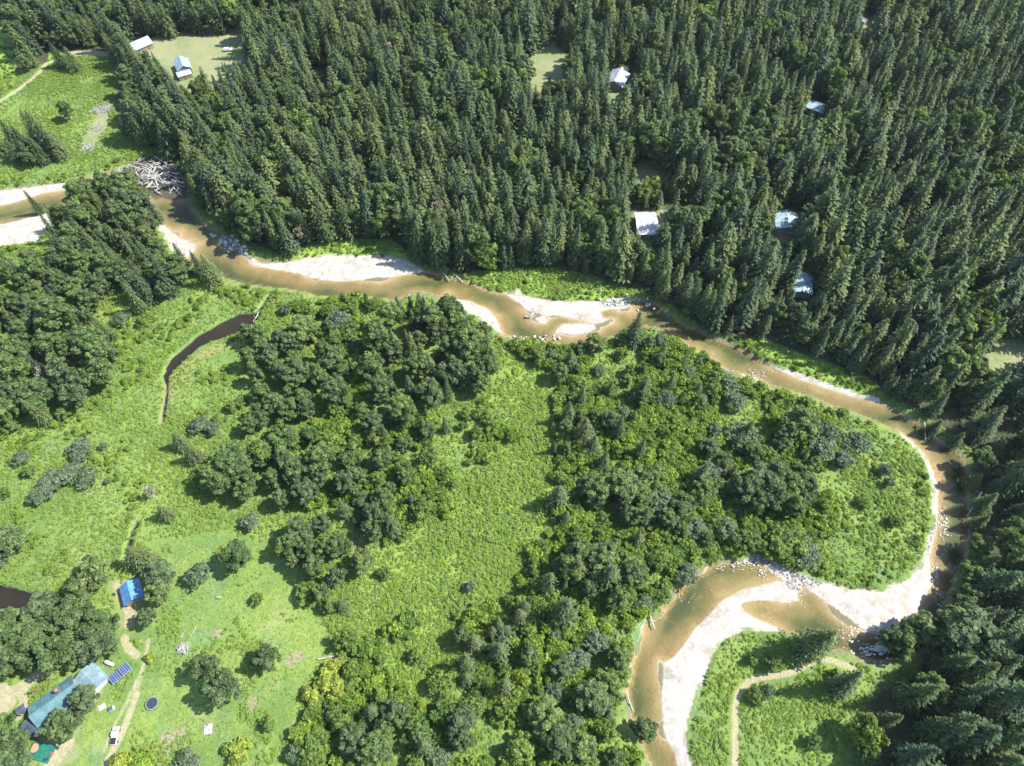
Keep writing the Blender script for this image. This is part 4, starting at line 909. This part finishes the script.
for q in [(398,306,14,'big_conifer'),(420,302,15,'big_conifer'),(463,314,12,'big_conifer'),(208,268,17,'big_conifer',1.15),(196,262,14,'big_conifer'),(150,206,15,'big_conifer'),(30,197,14,'conifer',1.2),
  (301,330,12,'leafy',1.05),(245,333,10,'leafy',.7),(267,352,10,'leafy',.95),(330,357,11,'leafy',1.0),(296,374,11,'leafy',1.05),(273,403,10,'leafy',.9),(304,398,10,'leafy',.9),(285,440,12,'leafy',1.0),(252,424,9,'leafy',.9),(232,468,13,'leafy',1.1),(262,455,10,'leafy',1.0),
  (190,452,11,'island_fir',.9),(177,440,10,'island_fir',1.0),(163,512,9,'island_fir',1.0),(150,492,9,'snag',.9),(205,475,8,'fresh',1.0),
  (236,556,11,'leafy',.95),(197,573,7,'pale',.9),(250,521,5,'pale',1.0),(256,598,4,'fresh',.8),(306,592,6,'fresh',1.0),(342,604,8,'island_fir',.9),(328,605,6,'fresh',.9),(345,640,7,'fresh',1.0),
  (206,667,11,'leafy',.8),(221,688,12,'leafy',.95),(267,657,10,'leafy',.85),(150,656,3,'yellow',.75),(268,723,5,'fresh',.9),(236,750,5.6,'yellow',1.05),(310,752,7,'fresh',1.0),(188,762,5,'pale',1.2),
  (83,699,9,'leafy',.95),(65,722,10,'leafy',1.1),(55,727,9,'leafy',.85),(92,573,13,'leafy',.9),(78,590,11,'leafy',.95),(136,556,12,'island_fir',1.15),(158,574,12,'leafy',.85),(157,592,11,'leafy',.8),(146,617,8,'leafy',.75),(72,615,13,'leafy',1.0),(99,626,13,'leafy',.9),(103,645,11,'leafy',.8),(86,650,11,'leafy',.8),(44,612,13,'leafy',.95),
  (30,637,14,'leafy',1.1),(58,653,14,'leafy',.95),(8,628,14,'leafy',1.0),(7,656,13,'leafy',.95),(30,660,11,'leafy',.8),(6,541,12,'leafy',1.0),(-6,555,12,'leafy',1.0),(8,745,12,'leafy',.95),(-6,730,12,'leafy',1.0),(12,766,11,'leafy',.9),(122,760,4.6,'yellow',1.0),(140,764,3.6,'bright',1.6),
  (498,648,15,'island_fir',.85),(468,662,13,'island_fir',.8),(474,640,12,'island_fir',.8),(499,622,13,'conifer',1.0),(522,614,12,'island_fir',.75),(564,608,18,'island_fir',.85),(548,580,15,'island_fir',.75),(578,570,15,'island_fir',.85),(566,565,13,'leafy',.8),(613,575,16,'island_fir',1.05),(626,572,11,'fresh',1.2),(600,560,12,'leafy',.9),
  (637,326,18,'big_conifer',1.05),(644,384,14,'island_fir',.85),(620,425,15,'big_conifer',.8),(586,430,14,'island_fir',1.0),(569,412,13,'island_fir',.9),(555,446,9,'conifer',1.1),(641,446,12,'big_conifer',.8),(603,460,12,'island_fir',.8),(559,494,14,'island_fir',1.0),(446,388,14,'big_conifer',.8),(391,524,13,'island_fir',.8),(384,505,10,'island_fir',.9),(422,745,12,'island_fir',.8),
  (620,488,12,'leafy',1.15),(596,489,11,'leafy',1.0),(640,500,10,'leafy',.9),(630,516,9,'leafy',.85),(650,478,9,'fresh',1.3),(374,423,10,'leafy',.9),(425,430,9,'leafy',.9),(405,443,9,'leafy',.9),(384,458,9,'leafy',.8),(358,475,9,'leafy',.9),(350,455,8,'fresh',1.1),(330,440,7,'fresh',1.1),(362,560,10,'leafy',1.0),(374,530,9,'leafy',.9),
  (384,572,5,'fresh',.8),(470,587,4,'pale',.8),(531,654,9,'leafy',.95),(395,712,9,'leafy',1.0),(460,719,10,'leafy',1.05),(415,654,5,'fresh',.9),(593,697,10,'leafy',1.1),(545,715,10,'leafy',1.1),(559,743,10,'leafy',1.2),(580,747,9,'leafy',1.1),(520,748,8,'fresh',1.1),(620,657,9,'leafy',.8),(607,680,8,'fresh',1.1),(374,750,10,'leafy',1.1),(352,740,9,'leafy',1.0),(340,720,7,'fresh',.9),
  (646,728,8,'leafy',1.15),(980,545,9,'leafy',.9),(972,572,9,'leafy',.9),(984,520,9,'big_conifer',1.4),(978,478,9,'big_conifer',1.5),(984,458,10,'leafy',.9),(968,598,10,'leafy',.9),(950,622,8,'leafy',.9),(960,438,9,'big_conifer',1.4),(938,424,9,'big_conifer',1.4),(990,560,12,'big_conifer',1.3),(990,500,12,'big_conifer',1.3),(584,554,9,'leafy',.9),(325,684,5,'yellow',1.2),(312,694,4.4,'yellow',1.0),(340,690,4.8,'yellow',1.0),(332,668,4,'yellow',.9),(352,668,5,'fresh',.8),
  (800,421,13,'leafy',1.15),(786,432,9,'leafy',.9),(824,449,7,'pale',1.15),(858,441,6,'pale',1.1),(845,459,5.6,'pale',1.0),(886,470,4.4,'pale',.95),(889,483,4,'pale',.8),(746,436,7,'pale',1.2),(729,384,6,'pale',1.1),(720,376,5,'pale',1.0),(807,452,10,'conifer',1.2),(763,483,13,'leafy',1.2),(778,470,11,'leafy',1.0),(748,490,11,'leafy',1.0),(790,500,9,'leafy',1.05),(806,494,7,'fresh',1.2),
  (701,472,12,'island_fir',.9),(704,488,9,'leafy',1.0),(682,505,9,'leafy',1.0),(668,518,8,'leafy',.9),(660,500,7,'pale',1.2),(865,501,4,'fresh',.9),(790,541,8,'fresh',1.4),(777,547,7,'fresh',1.3),(806,552,6,'pale',1.2),(896,521,4.4,'fresh',1.0),(746,541,7,'fresh',1.2),(725,528,6,'pale',1.1),(688,573,6,'pale',1.0),(694,527,6,'pale',1.1),(714,470,6,'pale',1.1),
  (678,505,6,'pale',1.1),(640,560,5,'fresh',.9),(656,566,5,'fresh',.9),(650,592,4.4,'fresh',.9),(830,432,6,'pale',1.0),(736,400,5.5,'pale',1.0),(700,400,5,'pale',1.0),(668,398,5,'pale',1.0),(690,372,4.6,'pale',1.0),
  (820,640,22,'big_conifer',1.15),(853,683,21,'conifer',1.3),(925,693,21,'big_conifer',1.05),(965,708,20,'big_conifer',1.0),(938,724,19,'conifer',1.3),(905,640,12,'leafy',1.0),(893,636,9,'leafy',.8),(925,632,13,'leafy',1.1),(1000,668,23,'big_conifer',1.1),(980,676,22,'big_conifer',1.05),(1000,640,23,'big_conifer',1.05),(972,640,19,'leafy',1.1),(960,660,20,'big_conifer',1.1),(958,630,14,'leafy',1.2),
  (775,664,6,'fresh',.9),(752,660,4,'fresh',.9),(815,742,5,'fresh',.9),(868,758,8,'leafy',.9),(798,653,4,'pale',.8),(836,674,4,'fresh',.8),(756,696,4.6,'fresh',.9),(768,690,4,'pale',.8),
  (22,140,16,'big_conifer',1.5),(8,132,15,'big_conifer',1.5),(38,128,20,'big_conifer',1.35),(46,136,18,'big_conifer',1.5),(54,144,14,'big_conifer',1.5),(28,156,9,'leafy',1.0),(12,150,12,'big_conifer',1.5),(-8,140,14,'big_conifer',1.5),(65,110,10,'leafy',.75),(36,148,14,'big_conifer',1.5),(30,124,18,'big_conifer',1.3),(24,150,12,'big_conifer',1.4),(205,150,13,'snag',1.2),
  (24,62,9,'leafy',.8),(70,58,13,'big_conifer',1.4),(56,54,13,'big_conifer',1.5),
  (28,471,4.6,'fresh',1.0),(20,458,4.4,'pale',.9),(80,446,5,'pale',1.15),(78,458,4,'pale',1.0),(102,446,3,'pale',.8),(57,478,6,'pale',1.2),(45,487,5.6,'pale',1.15),(38,496,5,'pale',1.1),(70,472,5,'pale',1.1),(85,478,4.8,'pale',1.15),(108,481,2.8,'pale',.7),(5,492,4,'fresh',1.0),(10,425,5,'fresh',1.3),(38,412,5,'fresh',1.2),(62,412,5,'fresh',1.1),(74,384,4,'pale',.9),(120,318,4.6,'pale',1.1),(140,322,4,'fresh',1.0),(100,330,4,'fresh',1.0),
  (198,425,5,'pale',1.0),(213,428,4.4,'pale',1.0),(232,405,5,'fresh',1.0),(240,400,4,'fresh',1.0),(248,445,5,'fresh',1.0),(285,310,4.4,'pale',1.0),(340,318,6,'pale',1.1)]:
    put(q[3], q[0], q[1], q[2], q[4] if len(q) > 4 else 1.0)

# thicket of the island: small trees, grey-green shrubs and bright bushes
THICKET = [(505,342),(555,348),(600,348),(640,338),(672,342),(708,364),(740,382),(790,398),(865,425),(905,442),(922,465),(930,500),(920,550),(878,584),(850,584),(800,566),(757,549),(720,553),(680,582),(655,608),(636,622),(622,695),(634,740),(642,790),(300,790),(296,740),(330,700),(350,640),(380,620),(440,610),(480,600),(520,590),(540,540),(548,470),(545,420),(530,380)]
WESTTH = [(285,312),(330,303),(376,304),(372,330),(362,380),(372,420),(440,428),(490,400),(505,430),(478,470),(440,515),(395,545),(360,560),(340,510),(300,500),(292,470),(330,420),(345,380),(330,330),(300,310)]
POINT = [(822,420),(865,420),(905,440),(940,490),(925,560),(878,592),(815,580),(812,545),(838,500),(850,465)]
thp, wep, pop = [np.array(q, float) for q in (THICKET, WESTTH, POINT)]
pls = np.array([(a, b_, .18 * c * d) for a, b_, c, d in PLACED])
def clear(x, y, k_=.8):
    m = np.ones(len(x), bool)
    for a, b_, r in pls: m &= (x - a) ** 2 + (y - b_) ** 2 > (r * k_ + .5) ** 2
    return m
x, y = hexpts(-110, 150, 15, 235, 7.6); px, py = PX(x, y); m = (inside(thp, px, py) | inside(wep, px, py)) & ~inside(pop, px, py) & (samp('lush', x, y) < 0) & (samp('ch', x, y) < -2) & (vnoise(x, y, 18, 31) > .36) & clear(x, y, 1.0)
for a, b_ in zip(x[m], y[m]):
    kk = random.choices(['fresh', 'pale', 'leafy', 'island_fir'], [6, 1.7, 1.6, 1.1])[0]; h = {'island_fir': random.uniform(8, 13), 'fresh': random.uniform(4, 7.5), 'pale': random.uniform(3.2, 5.6), 'leafy': random.uniform(6, 10)}[kk]
    q = PX(a, b_, h * .58); put_o = plant(kk, a, b_, h, '', None, wide=random.uniform(1.0, 1.4)); later(put_o, LOOK[kk], float(q[0]), float(q[1])); PLACED.append((a, b_, h, 1))
pls = np.array([(a, b_, .18 * c * d) for a, b_, c, d in PLACED])
x, y = hexpts(-110, 155, 14, 240, 2.3); px, py = PX(x, y); px = px + (vnoise(x, y, 7, 81) - .5) * 34; py = py + (vnoise(x, y, 7, 82) - .5) * 20; den = vnoise(x, y, 11, 41)
m = (inside(thp, px, py) | inside(wep, px, py)) & (samp('ch', x, y) < -.8) & clear(x, y, .75)
lu = samp('lush', x, y) + (vnoise(x, y, 8, 83) - .5) * 16; m &= np.where(lu > 0, den > .6, den > .3)
x, y, px, py, den = x[m], y[m], px[m], py[m], den[m]
ip = inside(pop, px, py); sz = np.where(ip, RNG.uniform(.28, .62, len(x)), RNG.uniform(.65, 1.5, len(x)) * (.75 + .6 * den))
d = np.hypot(x, y); inf = (px > 5) & (px < 1019) & (py < 760)
order = np.argsort(-(sz * inf)); big_i = order[:290]; small_i = order[290:]
for i in big_i:
    dd, nn, _ = where(px[i], py[i]); plant('bright', x[i], y[i], 2.6 * sz[i], f'lime green bush in the thicket {dd} {nn}', f'lime bushes {dd} {nn}')
small = [(x[i], y[i], float(gz(x[i], y[i])) - .05, sz[i] * random.uniform(.9, 1.15), sz[i] * (.65 if ip[i] else 1), random.uniform(0, 6.28), random.randrange(4)) for i in small_i]
# extra bushes along banks and the forest foot
ex, ey = hexpts(-330, 200, 60, 400, 2.6); epx, epy = PX(ex, ey)
bush_w = (samp('strip', ex, ey) > .2) & (vnoise(ex, ey, 5, 52) > .35)
bank = (samp('ch', ex, ey) < -.8) & (samp('ch', ex, ey) > -4.5) & (vnoise(ex, ey, 8, 51) > .5) & (samp('bar', ex, ey) < -1.5)
mound = (samp('lush', ex, ey) < -2) & (epx < 300) & (epy > 290) & (vnoise(ex, ey, 9, 55) > .74) & ~inside(np.array([(110,640),(150,540),(230,530),(300,560),(330,640),(300,700),(280,800),(60,800),(60,660)], float), epx, epy)
leftm = inside(np.array([(-40,395),(60,395),(110,350),(120,315),(180,296),(232,288),(255,300),(190,325),(150,360),(110,400),(90,440),(40,450),(-40,500)], float), epx, epy) & (vnoise(ex, ey, 6, 53) > .5)
lowr = inside(np.array([(745,660),(800,690),(850,700),(860,800),(790,800),(750,720)], float), epx, epy) & (vnoise(ex, ey, 6, 54) > .55)
m = (bush_w | bank | leftm | lowr | mound) & clear(ex, ey, .6) & (samp('path', ex, ey) < -2.2) & (samp('pond', ex, ey) < -1)
for a, b_, st_ in zip(ex[m], ey[m], bush_w[m]):
    s = random.uniform(.35, .8) * (.75 if st_ else 1.15); small.append((a, b_, float(gz(a, b_)) - .05, s, s * random.uniform(.7, 1), random.uniform(0, 6.28), random.randrange(4)))
scatter('bush_thicket', first_crown('bright'), small, 'continuous low carpet of lime green bushes over the island and banks', 'undergrowth')

# herb clumps over the meadows
hx, hy = hexpts(-300, 170, 12, 405, .85); hpx, hpy = PX(hx, hy)
m = (hpx > -15) & (hpx < 1040) & (hpy > -15) & (hpy < 785) & (samp('ch', hx, hy) < -.5) & (samp('forest', hx, hy) < 1) & (samp('path', hx, hy) < -.7) & (samp('pond', hx, hy) < -.4) & (samp('dry', hx, hy) < .2)
lawn = inside(np.array([(60,660),(110,640),(150,540),(230,530),(300,560),(330,640),(300,700),(280,800),(60,800)], float), hpx, hpy)
lw_low = lawn & (vnoise(hx, hy, 7, 61) < .72)
m &= ~(lw_low & (RNG.random(len(hx)) < .5)) & (RNG.random(len(hx)) < .1 + .5 * vnoise(hx, hy, 6, 62) + .6 * vnoise(hx, hy, 17, 64) + .3 * (samp('lush', hx, hy) > 0))
hx, hy, lw_low = hx[m], hy[m], lw_low[m]; hs = RNG.uniform(.5, 1.5, len(hx)) * (.6 + .8 * vnoise(hx, hy, 9, 63)); lu = samp('lush', hx, hy); hs = np.where(lu > 0, hs * 1.25, hs); hs = np.where(lw_low, hs * .45, hs) * .88
hz = gz(hx, hy)
src = []
for i, me in enumerate(he_):
    o = bpy.data.objects.new('herb_clump', me); COL.objects.link(o); o.location = at(*[(240, 585), (178, 605), (120, 450)][i]); src.append(tag(o, ['low herb clump on the lawn right of the blue-roofed shed, by the grove', 'low herb clump on the lawn just right of the trees at the blue-roofed shed', 'low herb clump in the open meadow right of the grey-green shrubs'][i], 'herb clump'))
scatter('meadow_herbs', src, np.stack([hx, hy, hz, hs, hs * RNG.uniform(.4, .85, len(hx)), RNG.uniform(0, 6.28, len(hx)), RNG.integers(0, 3, len(hx))], 1), 'tall grass and leafy herbs covering the open meadow', 'meadow')

# the rest of the forest
far_i = np.where(~isnear)[0]
lfy = first_crown('leafy'); srcs = first_crown('conifer') + first_crown('fresh') + [q for q in first_crown('snag')[:1]] + lfy
nc, nf_ = len(first_crown('conifer')), len(first_crown('fresh'))
rows = []
for i in far_i:
    kd = kind[i]
    if kd == 0: s = fh[i] / 20; rows.append((fx[i], fy[i], fz[i] - .1, s * random.uniform(1.05, 2.15), s, random.uniform(0, 6.28), random.randrange(nc)))
    elif kd == 1 and random.random() < .75: s = fh[i] / 13; rows.append((fx[i], fy[i], fz[i] - 1.0, s * random.uniform(.75, 1.05), s, random.uniform(0, 6.28), nc + nf_ + 1 + random.randrange(len(lfy))))
    elif kd == 1: s = fh[i] / 7; rows.append((fx[i], fy[i], fz[i] - .1, s * random.uniform(.7, 1.0), s, random.uniform(0, 6.28), nc + random.randrange(nf_)))
    else: s = fh[i] / 14; rows.append((fx[i], fy[i], fz[i] - .1, s * .8, s, random.uniform(0, 6.28), nc + nf_))
scatter('conifer_forest', srcs, rows, 'dense dark conifer forest filling the valley beyond the river', 'forest')
resolve()
print('objects', len(COL.objects), 'forest', len(fx), 'bushes', len(small), 'herbs', len(hx), 'kinds', {k_: sum(1 for q in COL.objects if q.get('category') == k_) for k_ in set(q.get('category') for q in COL.objects if q.get('category'))})
